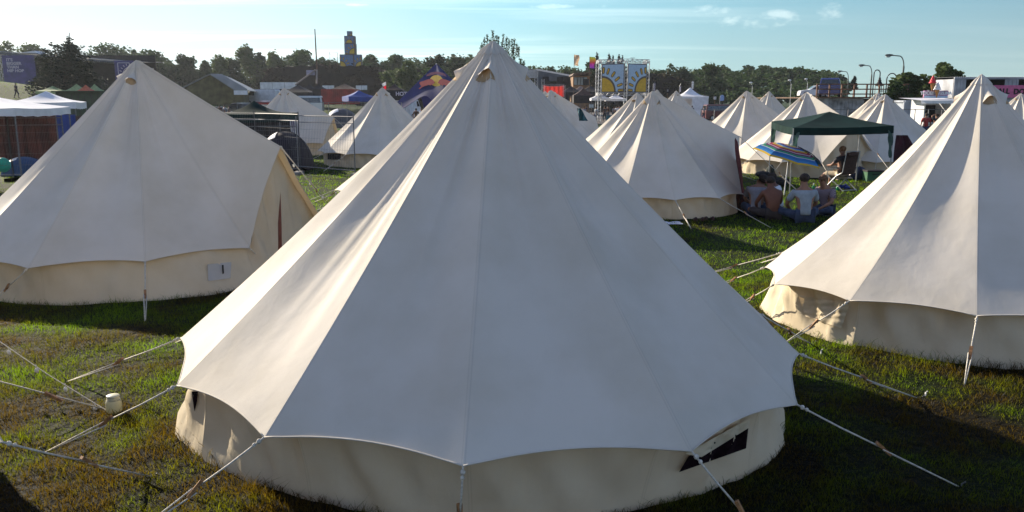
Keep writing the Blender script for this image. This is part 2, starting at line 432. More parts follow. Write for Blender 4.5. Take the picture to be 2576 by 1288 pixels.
# the rest: (apex px, apex py, depth, radius, eave, door azimuth, label, detail)
spec = [
 (1640, 227, 19.2, 2.2, .45, 88, 'cream bell tent behind the foreground tent with a dark red flap at its door', 2),
 (1603, 231, 27.0, 2.5, .5, 150, 'cream bell tent peeping out left of the tent with the dark red door flap', 1),
 (1385, 225.5, 39.5, 2.6, .5, 112, 'cream bell tent right of the foreground peak with a teal cloth on its door', 1),
 (1371, 228, 46.0, 2.5, .5, 140, 'white tent tip showing just left of the tent with the teal cloth', 0),
 (962, 218, 33.0, 2.62, .5, 170, 'cream bell tent with dark wall windows behind the wire fence', 2),
 (714, 220, 39.0, 2.6, .55, 80, 'cream bell tent half hidden behind the green canopy and fence', 2),
 (1701, 227, 60.0, 2.7, .5, 160, 'bell tent in front of the white market gazebo', 0),
 (1653, 224, 52.0, 2.5, .5, 160, 'small bell tent peak right behind the tent with the dark red flap', 0),
 (1878, 227, 35.5, 2.6, .5, 120, 'bell tent with lit left panel, in front of the dark red van', 1),
 (1935, 228, 50.0, 2.6, .5, 140, 'bell tent peak between two larger ones, below the wooded hill', 0),
 (2029, 230, 29.0, 2.6, .5, 22, 'cream bell tent with open door behind the striped parasol', 2),
 (2208, 232, 36.0, 2.6, .5, 130, 'bell tent left behind the tent right of the dark green gazebo', 0),
 (2227, 235, 29.0, 2.6, .5, 140, 'bell tent behind the right side of the dark green gazebo', 1),
 (2569, 233, 36.0, 2.5, .5, 150, 'small bell tent peak cut by the right edge under the pink sign', 0),
 (1176, 183, 18.6, 2.98, .52, 165, 'bell tent mostly hidden behind the foreground tent, corner showing at its left', 2),
]
TT = []
for k, (px, py, Y, rr, he, da, lab, dt) in enumerate(spec):
    a = at(px, py, Y)
    T = Tent((a.x, a.y), a.z, rr, he, R(da), seed=31+k*7, res=((12, 30), (12, 26), (8, 18))[2-dt], door=(rr*.93, 1.68), c_=.10, fold=.55+.35*hsh(k, 3))
    T.build('bell_tent', lab, ropes=(dt > 0), vents=(R(-60+40*hsh(k, 1)), R(30+30*hsh(k, 1)), R(120), R(210)) if dt else (R(-70), R(20)), rope_r=.0065, detail=dt == 2, peg=1.4)
    TT.append(T)
# tent beyond the left edge, only a corner and its ropes are in the picture
k17 = atz(6, 1112, .58); c17 = (k17.x-2.1-.64, k17.y-1.33+1.02)
T17 = Tent(c17, 2.9, 2.4, .58, R(200), [corner_from_px(c17, 6, 1112, .58)], seed=77, res=(10, 24))
T17.build('bell_tent', 'cream tent corner just entering at the lower left edge', rope_px={0: atz(395, 1198)}, rope_only=(0, 3, 4), vents=(0,), rope_r=.0055)

for q in (((824, 386), (857, 387), (857, 402), (824, 401)), ((950, 388), (985, 388), (985, 402), (950, 402))): wall_patch(TT[4], q, 'window', dark_m, .05, nu=4, nv=3)
# ---------------------------------------------------------------- light
SUN_AZ, SUN_EL = R(46.5), R(22)      # azimuth measured to the left of the viewing direction
sd = Vector((-math.sin(SUN_AZ)*math.cos(SUN_EL), math.cos(SUN_AZ)*math.cos(SUN_EL), math.sin(SUN_EL)))
sl = bpy.data.lights.new('sun', 'SUN'); sl.energy = 4.25; sl.angle = R(.6); sl.color = (1, .88, .70)
so = bpy.data.objects.new('sun', sl); col.objects.link(so); so.rotation_euler = sd.to_track_quat('Z', 'Y').to_euler(); so.location = (-40, 30, 30)
w = bpy.data.worlds.new('World'); sc.world = w; w.use_nodes = True
nt = w.node_tree; N = nt.nodes; L = nt.links; bg = N['Background']
sky = N.new('ShaderNodeTexSky'); sky.sky_type = 'NISHITA'; sky.sun_disc = False; sky.sun_elevation = SUN_EL; sky.sun_rotation = -SUN_AZ
sky.air_density = 1.0; sky.dust_density = .6; sky.ozone_density = 1.5; sky.altitude = 0
tint = N.new('ShaderNodeMix'); tint.data_type = 'RGBA'; tint.blend_type = 'MULTIPLY'; tint.inputs[0].default_value = 1.
tint.inputs[7].default_value = (.965, .945, 1.055, 1); L.new(sky.outputs[0], tint.inputs[6])
# the pale band of air low over the horizon, glaring on the sunny side
tc = N.new('ShaderNodeTexCoord'); sx = N.new('ShaderNodeSeparateXYZ'); L.new(tc.outputs['Generated'], sx.inputs[0])
def ramp(src, stops):
    r = N.new('ShaderNodeValToRGB'); e = r.color_ramp.elements
    for k, (p, c) in enumerate(stops):
        q = e[k] if k < 2 else e.new(p)
        q.position = p; q.color = (*c, 1)
    L.new(src, r.inputs[0]); return r.outputs[0]
xr = N.new('ShaderNodeMapRange'); xr.inputs[1].default_value = -.62; xr.inputs[2].default_value = .62; L.new(sx.outputs[0], xr.inputs[0])
lowc = ramp(xr.outputs[0], [(0, (1.05, 1.04, .97)), (1., (.43, .56, .54)), (.3, (.88, 1.02, .98)), (.5, (.60, .86, .80)), (.7, (.46, .64, .61))])
topc = ramp(xr.outputs[0], [(0, (.80, .95, 1.0)), (1., (.17, .35, .47)), (.25, (.62, .90, 1.0)), (.48, (.36, .72, .88)), (.68, (.27, .55, .68))])
zr = N.new('ShaderNodeMapRange'); zr.inputs[1].default_value = 0.; zr.inputs[2].default_value = .125; L.new(sx.outputs[2], zr.inputs[0])
air = N.new('ShaderNodeMix'); air.data_type = 'RGBA'; L.new(zr.outputs[0], air.inputs[0]); L.new(lowc, air.inputs[6]); L.new(topc, air.inputs[7])
a10 = N.new('ShaderNodeVectorMath'); a10.operation = 'SCALE'; a10.inputs['Scale'].default_value = 6.3; L.new(air.outputs[2], a10.inputs[0])
hz = N.new('ShaderNodeMapRange'); hz.interpolation_type = 'SMOOTHSTEP'; hz.inputs[1].default_value = .12; hz.inputs[2].default_value = .30; hz.inputs[3].default_value = 1.; hz.inputs[4].default_value = 0.; L.new(sx.outputs[2], hz.inputs[0])
fr = N.new('ShaderNodeMapRange'); fr.inputs[1].default_value = -.05; fr.inputs[2].default_value = .35; L.new(sx.outputs[1], fr.inputs[0])
hf = N.new('ShaderNodeMath'); hf.operation = 'MULTIPLY'; L.new(hz.outputs[0], hf.inputs[0]); L.new(fr.outputs[0], hf.inputs[1])
base = N.new('ShaderNodeMix'); base.data_type = 'RGBA'; L.new(hf.outputs[0], base.inputs[0]); L.new(tint.outputs[2], base.inputs[6]); L.new(a10.outputs[0], base.inputs[7])
tint = base
# thin streaks of cloud, on a plane far above
def mth(op, a, b=None, c=None):
    n = N.new('ShaderNodeMath'); n.operation = op
    for k, v in enumerate((a, b, c)):
        if v is None: continue
        if isinstance(v, (int, float)): n.inputs[k].default_value = v
        else: L.new(v, n.inputs[k])
    return n.outputs[0]
zc = mth('MAXIMUM', sx.outputs[2], .004); zz = mth('ADD', zc, .05)
cx = mth('DIVIDE', sx.outputs[0], zz); cy = mth('DIVIDE', sx.outputs[1], zz)
cmb = N.new('ShaderNodeCombineXYZ'); L.new(cx, cmb.inputs[0]); L.new(cy, cmb.inputs[1])
mp = N.new('ShaderNodeMapping'); mp.inputs['Rotation'].default_value = (0, 0, R(6)); mp.inputs['Scale'].default_value = (.16, .9, 1); L.new(cmb.outputs[0], mp.inputs[0])
cn = N.new('ShaderNodeTexNoise'); cn.inputs['Scale'].default_value = 1.15; cn.inputs['Detail'].default_value = 8; cn.inputs['Roughness'].default_value = .55; cn.inputs['Distortion'].default_value = .4; L.new(mp.outputs[0], cn.inputs['Vector'])
cm = N.new('ShaderNodeMapRange'); cm.interpolation_type = 'SMOOTHSTEP'; cm.inputs[1].default_value = .47; cm.inputs[2].default_value = .72; L.new(cn.outputs['Fac'], cm.inputs[0])
# more of it on the sunny side
sidef = N.new('ShaderNodeMapRange'); sidef.inputs[1].default_value = .35; sidef.inputs[2].default_value = -.25; sidef.inputs[3].default_value = .06; sidef.inputs[4].default_value = .6; L.new(sx.outputs[0], sidef.inputs[0])
cf = mth('MULTIPLY', cm.outputs[0], sidef.outputs[0])
# a few small puffs of cumulus above the right
def puff(px, py, wx, wz):
    r = ray(px, py).normalized()
    dx = mth('DIVIDE', mth('SUBTRACT', sx.outputs[0], r.x), wx); dz = mth('DIVIDE', mth('SUBTRACT', sx.outputs[2], r.z), wz)
    return mth('SUBTRACT', 1., mth('ADD', mth('MULTIPLY', dx, dx), mth('MULTIPLY', dz, dz)))
pm = None
for a in ((1900, 50, .055, .012), (1795, 28, .028, .009), (2085, 32, .022, .012), (1960, 35, .03, .008), (1420, 16, .05, .004), (905, 12, .02, .002)):
    q = puff(*a); pm = q if pm is None else mth('MAXIMUM', pm, q)
pn = N.new('ShaderNodeTexNoise'); pn.inputs['Scale'].default_value = 30; pn.inputs['Detail'].default_value = 7; pn.inputs['Roughness'].default_value = .62
mp2 = N.new('ShaderNodeMapping'); mp2.inputs['Scale'].default_value = (1, 1, 2.2); L.new(tc.outputs['Generated'], mp2.inputs[0]); L.new(mp2.outputs[0], pn.inputs['Vector'])
pmx = mth('ADD', mth('MULTIPLY', pm, .5), mth('MULTIPLY', mth('SUBTRACT', pn.outputs['Fac'], .5), 2.2))
pr = N.new('ShaderNodeMapRange'); pr.interpolation_type = 'SMOOTHSTEP'; pr.inputs[1].default_value = .12; pr.inputs[2].default_value = .75; pr.inputs[4].default_value = .42; L.new(pmx, pr.inputs[0])
pg = mth('MULTIPLY', pr.outputs[0], mth('GREATER_THAN', pm, -1.5))
call = mth('MAXIMUM', cf, pg)
mix = N.new('ShaderNodeMix'); mix.data_type = 'RGBA'; L.new(call, mix.inputs[0]); L.new(tint.outputs[2], mix.inputs[6])
cs_ = N.new('ShaderNodeMix'); cs_.data_type = 'RGBA'; cs_.blend_type = 'ADD'; cs_.inputs[0].default_value = 1; L.new(tint.outputs[2], cs_.inputs[6]); cs_.inputs[7].default_value = (4.5, 3.9, 3.3, 1)
L.new(cs_.outputs[2], mix.inputs[7]); L.new(mix.outputs[2], bg.inputs[0]); bg.inputs[1].default_value = .072
sc.view_settings.view_transform = 'Standard'; sc.view_settings.look = 'None'; sc.view_settings.gamma = 1; sc.view_settings.exposure = 1.33
sc.render.film_transparent = False
sc.cycles.max_bounces = 8; sc.cycles.transparent_max_bounces = 12

# ---------------------------------------------------------------- ground
def axis(lims, steps):
    out = [lims[0]]
    for k, (e, st) in enumerate(steps):
        n = max(1, int(round((e-out[-1])/st))); a = out[-1]
        out += [a+(e-a)*(j+1)/n for j in range(n)]
    return np.array(out)
xs = axis([-1400], [(-200, 200), (-120, 8), (-14, 3), (-5, .5), (5, .25), (14, .5), (60, 3), (200, 20), (1400, 200)])
ys = axis([-60], [(-4, 8), (2, 1), (14, .25), (40, .6), (140, 3), (200, 6), (300, 20), (1500, 150)])
X, Y = np.meshgrid(xs, ys, indexing='ij'); Z = terrain(X, Y)
M = MB(); M.v = list(map(tuple, np.stack([X.ravel(), Y.ravel(), Z.ravel()], 1).tolist())); ny = len(ys)
M.f = [(a*ny+b, (a+1)*ny+b, (a+1)*ny+b+1, a*ny+b+1) for a in range(len(xs)-1) for b in range(ny-1)]
gm = bpy.data.materials.new('meadow_ground'); gm.use_nodes = True
def grass_color(nt, fine):
    N = nt.nodes; L = nt.links
    g = N.new('ShaderNodeNewGeometry')
    n1 = N.new('ShaderNodeTexNoise'); n1.inputs['Scale'].default_value = .9; n1.inputs['Detail'].default_value = 6; n1.inputs['Roughness'].default_value = .62; L.new(g.outputs['Position'], n1.inputs['Vector'])
    r1 = N.new('ShaderNodeValToRGB'); e = r1.color_ramp.elements
    e[0].position = .31; e[0].color = (.017, .012, .005, 1); e[1].position = .56; e[1].color = (.027, .052, .004, 1)
    k = e.new(.41); k.color = (.021, .027, .005, 1); k = e.new(.8); k.color = (.042, .066, .005, 1)
    sy = N.new('ShaderNodeSeparateXYZ'); L.new(g.outputs['Position'], sy.inputs[0]); my = N.new('ShaderNodeMapRange'); my.inputs[1].default_value = 5.5; my.inputs[2].default_value = 13; my.inputs[3].default_value = -.16; my.inputs[4].default_value = .03; L.new(sy.outputs[1], my.inputs[0])  # foreground browner and darker: worn grass plus backlit shade put into the colour
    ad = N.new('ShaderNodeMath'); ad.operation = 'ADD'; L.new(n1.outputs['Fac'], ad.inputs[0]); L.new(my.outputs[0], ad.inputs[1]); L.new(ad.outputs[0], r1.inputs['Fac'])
    n2 = N.new('ShaderNodeTexNoise'); n2.inputs['Scale'].default_value = fine; n2.inputs['Detail'].default_value = 3; L.new(g.outputs['Position'], n2.inputs['Vector'])
    mr = N.new('ShaderNodeMapRange'); mr.inputs[1].default_value = .3; mr.inputs[2].default_value = .7; mr.inputs[3].default_value = .55; mr.inputs[4].default_value = 1.35; L.new(n2.outputs['Fac'], mr.inputs[0])
    s = N.new('ShaderNodeVectorMath'); s.operation = 'SCALE'; L.new(r1.outputs['Color'], s.inputs[0]); L.new(mr.outputs[0], s.inputs['Scale'])
    return s.outputs[0], n2
gc, n2 = grass_color(gm.node_tree, 9)
b = gm.node_tree.nodes['Principled BSDF']; b.inputs['Roughness'].default_value = .9; b.inputs['Specular IOR Level'].default_value = .1
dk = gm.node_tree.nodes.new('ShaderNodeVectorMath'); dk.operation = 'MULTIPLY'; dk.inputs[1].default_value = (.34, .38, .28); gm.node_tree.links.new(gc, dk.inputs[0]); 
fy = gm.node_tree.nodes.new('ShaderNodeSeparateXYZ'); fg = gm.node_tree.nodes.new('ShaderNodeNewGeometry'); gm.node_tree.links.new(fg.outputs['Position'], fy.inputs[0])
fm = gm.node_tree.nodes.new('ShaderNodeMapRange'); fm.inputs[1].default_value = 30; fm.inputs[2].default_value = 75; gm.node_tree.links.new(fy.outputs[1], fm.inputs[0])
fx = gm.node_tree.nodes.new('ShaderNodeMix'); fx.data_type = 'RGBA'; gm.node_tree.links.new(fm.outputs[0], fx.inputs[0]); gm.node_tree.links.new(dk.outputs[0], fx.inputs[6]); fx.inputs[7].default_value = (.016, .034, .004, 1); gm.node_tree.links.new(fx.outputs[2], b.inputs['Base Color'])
bp = gm.node_tree.nodes.new('ShaderNodeBump'); bp.inputs['Strength'].default_value = .8; bp.inputs['Distance'].default_value = .06; gm.node_tree.links.new(n2.outputs['Fac'], bp.inputs['Height']); gm.node_tree.links.new(bp.outputs[0], b.inputs['Normal'])
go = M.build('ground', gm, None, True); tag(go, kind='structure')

# grass blades: one mass nobody could count
bm_ = bpy.data.materials.new('grass_blades'); bm_.use_nodes = True
gc, n2 = grass_color(bm_.node_tree, 26)
N = bm_.node_tree.nodes; L = bm_.node_tree.links; b = N['Principled BSDF']; b.inputs['Roughness'].default_value = .5; b.inputs['Specular IOR Level'].default_value = .13
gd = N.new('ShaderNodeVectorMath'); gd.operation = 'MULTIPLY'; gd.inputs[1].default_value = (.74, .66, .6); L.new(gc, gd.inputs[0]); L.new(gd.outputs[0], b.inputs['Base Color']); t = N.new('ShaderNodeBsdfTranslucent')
tcx = N.new('ShaderNodeVectorMath'); tcx.operation = 'MULTIPLY'; tcx.inputs[1].default_value = (9.4, 8.8, 1.1); L.new(gc, tcx.inputs[0]); L.new(tcx.outputs[0], t.inputs['Color'])
mx = N.new('ShaderNodeMixShader'); mx.inputs[0].default_value = .45; L.new(b.outputs[0], mx.inputs[1]); L.new(t.outputs[0], mx.inputs[2]); L.new(mx.outputs[0], N['Material Output'].inputs['Surface'])
rs = np.random.default_rng(5)
def blades(n, y0, y1, pw, hgt, wid, wgrow, segs):
    # random places, denser nearby
    u = rs.random(n); y = (y0**pw+(y1**pw-y0**pw)*u)**(1/pw); x = (rs.random(n)*2-1)*(y*.70+1.2)
    # clumps
    cl = np.sin(x*3.1+np.sin(y*2.3)*2)*np.sin(y*3.7+np.sin(x*1.9)*2); cl2 = np.sin(x*9.+y*4)*np.sin(y*11.-x*5)
    keep = np.ones(n, bool)
    for T in ALLT:
        dx = x-T.c.x; dy = y-T.c.y; rr = np.hypot(dx, dy); keep &= rr > T.R*.82
    keep &= ~((y > 80) & (x > -25))
    x = x[keep]; y = y[keep]; cl = cl[keep]; cl2 = cl2[keep]; n = len(x)
    z = terrain(x, y)-.006
    sc_ = np.clip(y/9, 1, None)**wgrow
    cl3 = np.sin(x*1.3+np.cos(y*1.7)*1.5)*np.sin(y*1.1+np.sin(x*2.1)*1.5); h = hgt*(.35+1.0*rs.random(n)**1.4)*(1+.38*cl+.25*cl2+.30*cl3)*(1+.0*sc_); wd = wid*(.6+.8*rs.random(n))*sc_
    # longer uncut blades around the tent walls
    for T in ALLT[:3]:
        rr = np.hypot(x-T.c.x, y-T.c.y); e = np.exp(-((rr-T.R*.92)/.10)**2); h *= 1+1.3*e*rs.random(n)**2
    a = rs.random(n)*2*np.pi; ln = (.25+.9*rs.random(n))*h; la = rs.random(n)*2*np.pi
    bx = np.cos(a)*wd; by = np.sin(a)*wd; lx = np.cos(la)*ln; ly = np.sin(la)*ln
    if segs == 2:
        V = np.empty((n, 5, 3)); V[:, 0] = np.stack([x-bx, y-by, z], 1); V[:, 1] = np.stack([x+bx, y+by, z], 1)
        V[:, 2] = np.stack([x-bx*.7+lx*.35, y-by*.7+ly*.35, z+h*.6], 1); V[:, 3] = np.stack([x+bx*.7+lx*.35, y+by*.7+ly*.35, z+h*.6], 1); V[:, 4] = np.stack([x+lx, y+ly, z+h*.95], 1)
        base = np.arange(n)[:, None]*5; loops = np.concatenate([base+[0, 1, 3], base+[0, 3, 2], base+[2, 3, 4]], 1).reshape(-1, 3)
    else:
        V = np.empty((n, 3, 3)); V[:, 0] = np.stack([x-bx, y-by, z], 1); V[:, 1] = np.stack([x+bx, y+by, z], 1); V[:, 2] = np.stack([x+lx, y+ly, z+h], 1)
        loops = np.arange(n)[:, None]*3+[0, 1, 2]
    return V.reshape(-1, 3), loops
ALLT = [T0, T1, T2]+TT+[T17]
sets = [blades(330000, 3.0, 12, .9, .052, .0022, .5, 2), blades(260000, 11, 45, .35, .055, .0034, .9, 1), blades(60000, 40, 120, .4, .07, .0044, .95, 1)]
vs = []; fs = []; o_ = 0
for V, F in sets: vs.append(V); fs.append(F+o_); o_ += len(V)
V = np.concatenate(vs); F = np.concatenate(fs).astype(np.int32)
me = bpy.data.meshes.new('grass'); me.vertices.add(len(V)); me.vertices.foreach_set('co', V.astype(np.float32).ravel())
me.loops.add(F.size); me.loops.foreach_set('vertex_index', F.ravel()); me.polygons.add(len(F)); me.polygons.foreach_set('loop_start', np.arange(0, F.size, 3, dtype=np.int32))
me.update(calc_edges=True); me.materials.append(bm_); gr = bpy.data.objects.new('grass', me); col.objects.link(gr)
tag(gr, 'short worn meadow grass around the tents', 'grass', kind='stuff')

# thin summer haze in the air over the whole ground
hm = bpy.data.materials.new('haze'); hm.use_nodes = True; N = hm.node_tree.nodes; N.remove(N['Principled BSDF']); v = N.new('ShaderNodeVolumePrincipled'); v.inputs['Color'].default_value = (.85, .92, 1, 1); v.inputs['Density'].default_value = .00016; v.inputs['Anisotropy'].default_value = .35
hm.node_tree.links.new(v.outputs[0], N['Material Output'].inputs['Volume'])
M = MB(); M.box((0, 120, 12), (760, 560, 34)); tag(M.build('haze', hm), 'thin pale summer haze over the festival ground', 'haze', kind='stuff')
# ---------------------------------------------------------------- trees
def leafmat(name, c, c2, tr=.3): return mat(name, c2, .75, scale=.35, c2=c, trans=tr, spec=.15)
LM = [leafmat('leaf_dark_green', (.014, .026, .010), (.030, .052, .018)), leafmat('leaf_green', (.020, .040, .013), (.046, .078, .024)),
      leafmat('leaf_olive', (.038, .060, .016), (.085, .118, .034)), leafmat('needle', (.010, .018, .012), (.026, .036, .020), .1)]
bark = mat('bark', (.06, .04, .025), .9, .3, 3)
trs = np.random.default_rng(11)
def leafmass(blobs, n, size, flat=.6):
    """leaf clusters on the shells and inside of several blobs: (cx, cy, cz, rx, ry, rz)"""
    B = np.array(blobs); wts = B[:, 3]*B[:, 5]; wts = wts/wts.sum()
    k = trs.choice(len(B), n, p=wts); d = trs.normal(size=(n, 3)); d /= np.linalg.norm(d, axis=1)[:, None]
    rr = trs.random(n)**.35*(1+.10*trs.normal(size=n))
    P = B[k, :3]+d*B[k, 3:]*rr[:, None]
    nrm = trs.normal(size=(n, 3)); nrm += d*.5; nrm /= np.linalg.norm(nrm, axis=1)[:, None]
    a = np.cross(nrm, [0.3, .2, 1.]); a /= np.linalg.norm(a, axis=1)[:, None]; b = np.cross(nrm, a)
    s = (size*(.5+trs.random(n)))[:, None]
    V = np.stack([P-a*s, P-b*s*flat, P+a*s, P+b*s*flat], 1).reshape(-1, 3)
    return V, np.arange(n*4).reshape(-1, 4)
def fastmesh(name, V, F, m, parent=None):
    me = bpy.data.meshes.new(name); V = np.asarray(V, np.float32); F = np.asarray(F, np.int32); k = F.shape[1]
    me.vertices.add(len(V)); me.vertices.foreach_set('co', V.ravel()); me.loops.add(F.size); me.loops.foreach_set('vertex_index', F.ravel())
    me.polygons.add(len(F)); me.polygons.foreach_set('loop_start', np.arange(0, F.size, k, dtype=np.int32)); me.update(calc_edges=True)
    me.materials.append(m); o = bpy.data.objects.new(name, me); col.objects.link(o)
    if parent is not None: o.parent = parent
    return o
def tree(px, top, base, wpx, Y, label, m=1, group='trees along the skyline', dens=1., name='broadleaf_tree', cat='tree', lean=0, lumps=11, low=.12):
    """px centre, top and base rows in the photo, width in pixels, at forward distance Y"""
    x = xat(px, Y, (top+250)/2); g = tz(x, Y); ztop = zat(top, Y); zb = max(g, zat(base, Y)) if base else g
    h = ztop-g; w = wpx/FPX*Y; rz = w/2*1.45
    t = thing(name, label, cat, (x, Y, g), 0, group)
    ch = h*(1-low); cr = Vector((0, 0, h*low+ch/2)); bl = []
    r2 = random.Random(int(px*7+top))
    for k in range(lumps):
        a = r2.random()*6.28; q = r2.random()**.5; zz = r2.uniform(-.42, .36)
        wz = max(.35, 1-(max(0, zz)/.5)**2*.7)
        s = r2.uniform(.24, .42)
        bl.append((math.cos(a)*q*rz*.72*wz, math.sin(a)*q*rz*.6*wz, cr.z+zz*ch*.95, rz*s*1.25, rz*s*1.1, ch*s*.5))
    bl.append((0, 0, cr.z-.05*ch, rz*.62, rz*.6, ch*.38)); bl.append((r2.uniform(-.2, .2)*rz, 0, g*0+h-ch*.14, rz*.30, rz*.28, ch*.13))
    n = int(min(6000, 900+dens*wpx*(h/Y*FPX)*.42)); size = max(.20, .0017*Y)
    V, F = leafmass(bl, n, size); fastmesh('crown', V, F, LM[m], t)
    M = MB(); M.tube([(0, 0, -.3), (lean, 0, h*.3), (lean*1.3, .1, h*.7)], [h*.022+.08, h*.016+.06, .04], 7)
    for k in range(5):
        b = bl[k]; M.tube([(lean, 0, h*(.2+.06*k)), (b[0]*.6, b[1]*.6, (h*(.2+.06*k)+b[2])/2+.2), (b[0], b[1], b[2])], [.09, .06, .03], 5)
    M.build('trunk', bark, t, True)
    return t
def conifer(px, top, base, wpx, Y, label, n=1400, m=3, ragged=.5, name='spruce_tree', group=None):
    x = xat(px, Y, (top+base)/2); g = tz(x, Y); h = zat(top, Y)-g; w = wpx/FPX*Y/2; z0 = max(.3, zat(base, Y)-g)
    t = thing(name, label, 'tree', (x, Y, g), 0, group)
    r2 = random.Random(int(px)); bl = []
    tiers = 11
    for k in range(tiers):
        q = k/(tiers-1); z = z0+(h*.97-z0)*q; r = w*(1-q)**.85+.08
        for j in range(4):
            a = r2.random()*6.28; rr = r*(.55+.5*r2.random()*ragged)
            bl.append((math.cos(a)*rr, math.sin(a)*rr, z-.02*h*r2.random(), r*.42+.1, r*.42+.1, h*.028+.05))
        bl.append((0, 0, z, r*.5+.05, r*.5+.05, h*.05))
    V, F = leafmass(bl, n, max(.12, .0013*Y), .35); fastmesh('crown', V, F, LM[m], t)
    M = MB(); M.tube([(0, 0, -.3), (0, 0, h*.98)], [.05+h*.018, .03], 6); M.build('trunk', bark, t, True)
    return t

G = 'trees along the skyline'
tree(22, 101, None, 100, 215, 'tree above the left festival stage, first from the left edge', 2)
tree(84, 109, None, 62, 210, 'smaller round tree left of the big pine', 2)
tree(272, 103, None, 122, 205, 'wide dark tree rising just right of the big pine', 1, dens=1.2)
tree(343, 124, None, 26, 200, 'thin young tree directly behind the left tent peak', 2, low=.3)
tree(400, 126, None, 92, 190, 'round tree right of the left tent peak', 1)
tree(470, 133, None, 66, 185, 'dark round tree second right of the left tent peak', 0)
tree(516, 150, None, 40, 190, 'low dark tree left of the marquee ridge', 1)
tree(552, 136, None, 50, 195, 'yellowish slender tree above the marquee ridge', 2)
tree(590, 147, None, 50, 200, 'dark green tree right of the yellowish slender tree', 0)
tree(628, 114, None, 54, 205, 'tall airy tree left of the dark hangar', 2, dens=.75)
tree(655, 127, None, 26, 205, 'narrow dark tree at the left end of the hangar', 0)
tree(686, 126, None, 46, 215, 'pale green loose tree above the hangar left end', 2, dens=.6)
tree(722, 155, None, 60, 225, 'low bushy tree behind the hangar roof', 1)
tree(760, 122, None, 82, 210, 'large round tree above the hangar, left of the mast', 1, dens=1.2)
tree(818, 143, None, 50, 215, 'dark tree right of the thin mast', 1)
tree(848, 152, None, 30, 215, 'low tree between the thin frame and the cube tower', 2)
tree(935, 135, None, 64, 200, 'round tree just right of the cube tower', 1)
tree(987, 139, None, 72, 205, 'broad tree second right of the cube tower', 1)
tree(1035, 150, None, 66, 150, 'olive bushy tree left of the blue star tent', 2, dens=1.1)
tree(1000, 170, None, 70, 160, 'low olive bush right of the hangar', 2, dens=1.1)
tree(1096, 137, None, 50, 180, 'dark tree behind the peak of the blue star tent', 0, dens=1.2)
tree(1140, 141, None, 66, 185, 'dark tree between the star tent and the foreground peak', 0, dens=1.2)
tree(1108, 165, None, 90, 170, 'deep green lower tree behind the blue star tent', 1, dens=1.1)
conifer(1166, 140, 170, 12, 190, 'thin bare topped conifer left of the foreground peak', 200)
tree(1322, 167, None, 30, 200, 'low tree just right of the foreground peak', 1)
tree(1357, 166, None, 46, 200, 'small green tree above the grey stage roof, left one', 2)
tree(1389, 166, None, 42, 195, 'round dark green tree above the grey stage roof', 1)
tree(1432, 169, None, 62, 200, 'low tree behind the pale patterned flag', 1)
tree(1478, 152, None, 44, 185, 'dark tree behind the rainbow flag', 0, dens=1.2)
tree(1500, 175, None, 60, 170, 'dark bush left of the billboard truss', 0, dens=1.2)
conifer(1501.5, 130, 185, 16, 175, 'spruce top left of the billboard truss', 900)
conifer(1532, 133, 175, 18, 178, 'ragged spruce top above the left billboard', 700)
conifer(1542, 139, 175, 9, 178, 'thin spruce top second from the left above the billboard', 300)
conifer(1557, 135, 175, 11, 178, 'spruce top above the middle of the billboard', 500)
conifer(1565, 140, 175, 8, 178, 'smallest spruce top above the middle of the billboard', 300)
tree(1660, 174, None, 60, 190, 'low tree right behind the billboard truss', 1)
tree(1689, 160, None, 36, 190, 'dark pointed tree second right of the billboard', 1)
tree(1724, 168, None, 52, 190, 'round tree third right of the billboard', 1)
tree(1783, 159, None, 76, 170, 'bushy green tree at the left end of the wooded hill', 1, dens=1.3)
tree(2293, 181, None, 84, 68, 'leafy bush with rounded top left of the ice cream kiosk', 2, group=None, dens=1.0, name='bush_tree')
tree(2262, 205, None, 60, 66, 'low dark bush under the arched lamps', 1, group=None, dens=1.0, name='bush_tree')
tree(2372, 155, None, 60, 72, 'light green young tree behind the ice cream kiosk', 2, group=None, dens=.8, name='young_tree', low=.25)
tree(2330, 213, None, 50, 66, 'low bush between the leafy bush and the ice cream kiosk', 2, group=None, name='bush_tree')
conifer(2149, 190, 222, 17, 110, 'little spruce standing beyond the railing platform', 700)
# the big pine in front of the left stage
x = xat(160, 88, 150); g = tz(x, 88); t = thing('pine_tree', 'big dark bushy pine in front of the left stage', 'tree', (x, 88, g))
top = zat(82, 88)-g; k = 88/FPX; bl = []
for (dx, yy, r) in ((21, 98, 7), (21, 112, 13), (8, 122, 18), (30, 124, 16), (-14, 118, 10), (-26, 112, 6), (-34, 132, 13), (0, 140, 26), (38, 130, 15), (48, 118, 7), (-44, 150, 20), (44, 150, 26), (0, 168, 44), (-48, 176, 24), (50, 175, 26), (66, 160, 12), (-10, 200, 50), (52, 202, 26), (-54, 203, 26), (60, 190, 18), (20, 222, 56), (-40, 225, 40)):
    bl.append((dx*k, rnd.uniform(-1, 1)*r*k*.8, zat(yy, 88)-g, r*k, r*k*.9, r*k*.8))
V, F = leafmass(bl, 9000, .15, .4); fastmesh('crown', V, F, LM[3], t)
M = MB(); M.tube([(0, 0, -.3), (0, 0, top*.5), (21*k, 0, top)], [.3, .2, .03], 8)
for b in bl[1:12]: M.tube([(0, 0, b[2]*.6), (b[0]*.9, b[1], b[2])], [.08, .03], 5)
M.build('trunk', bark, t, True)
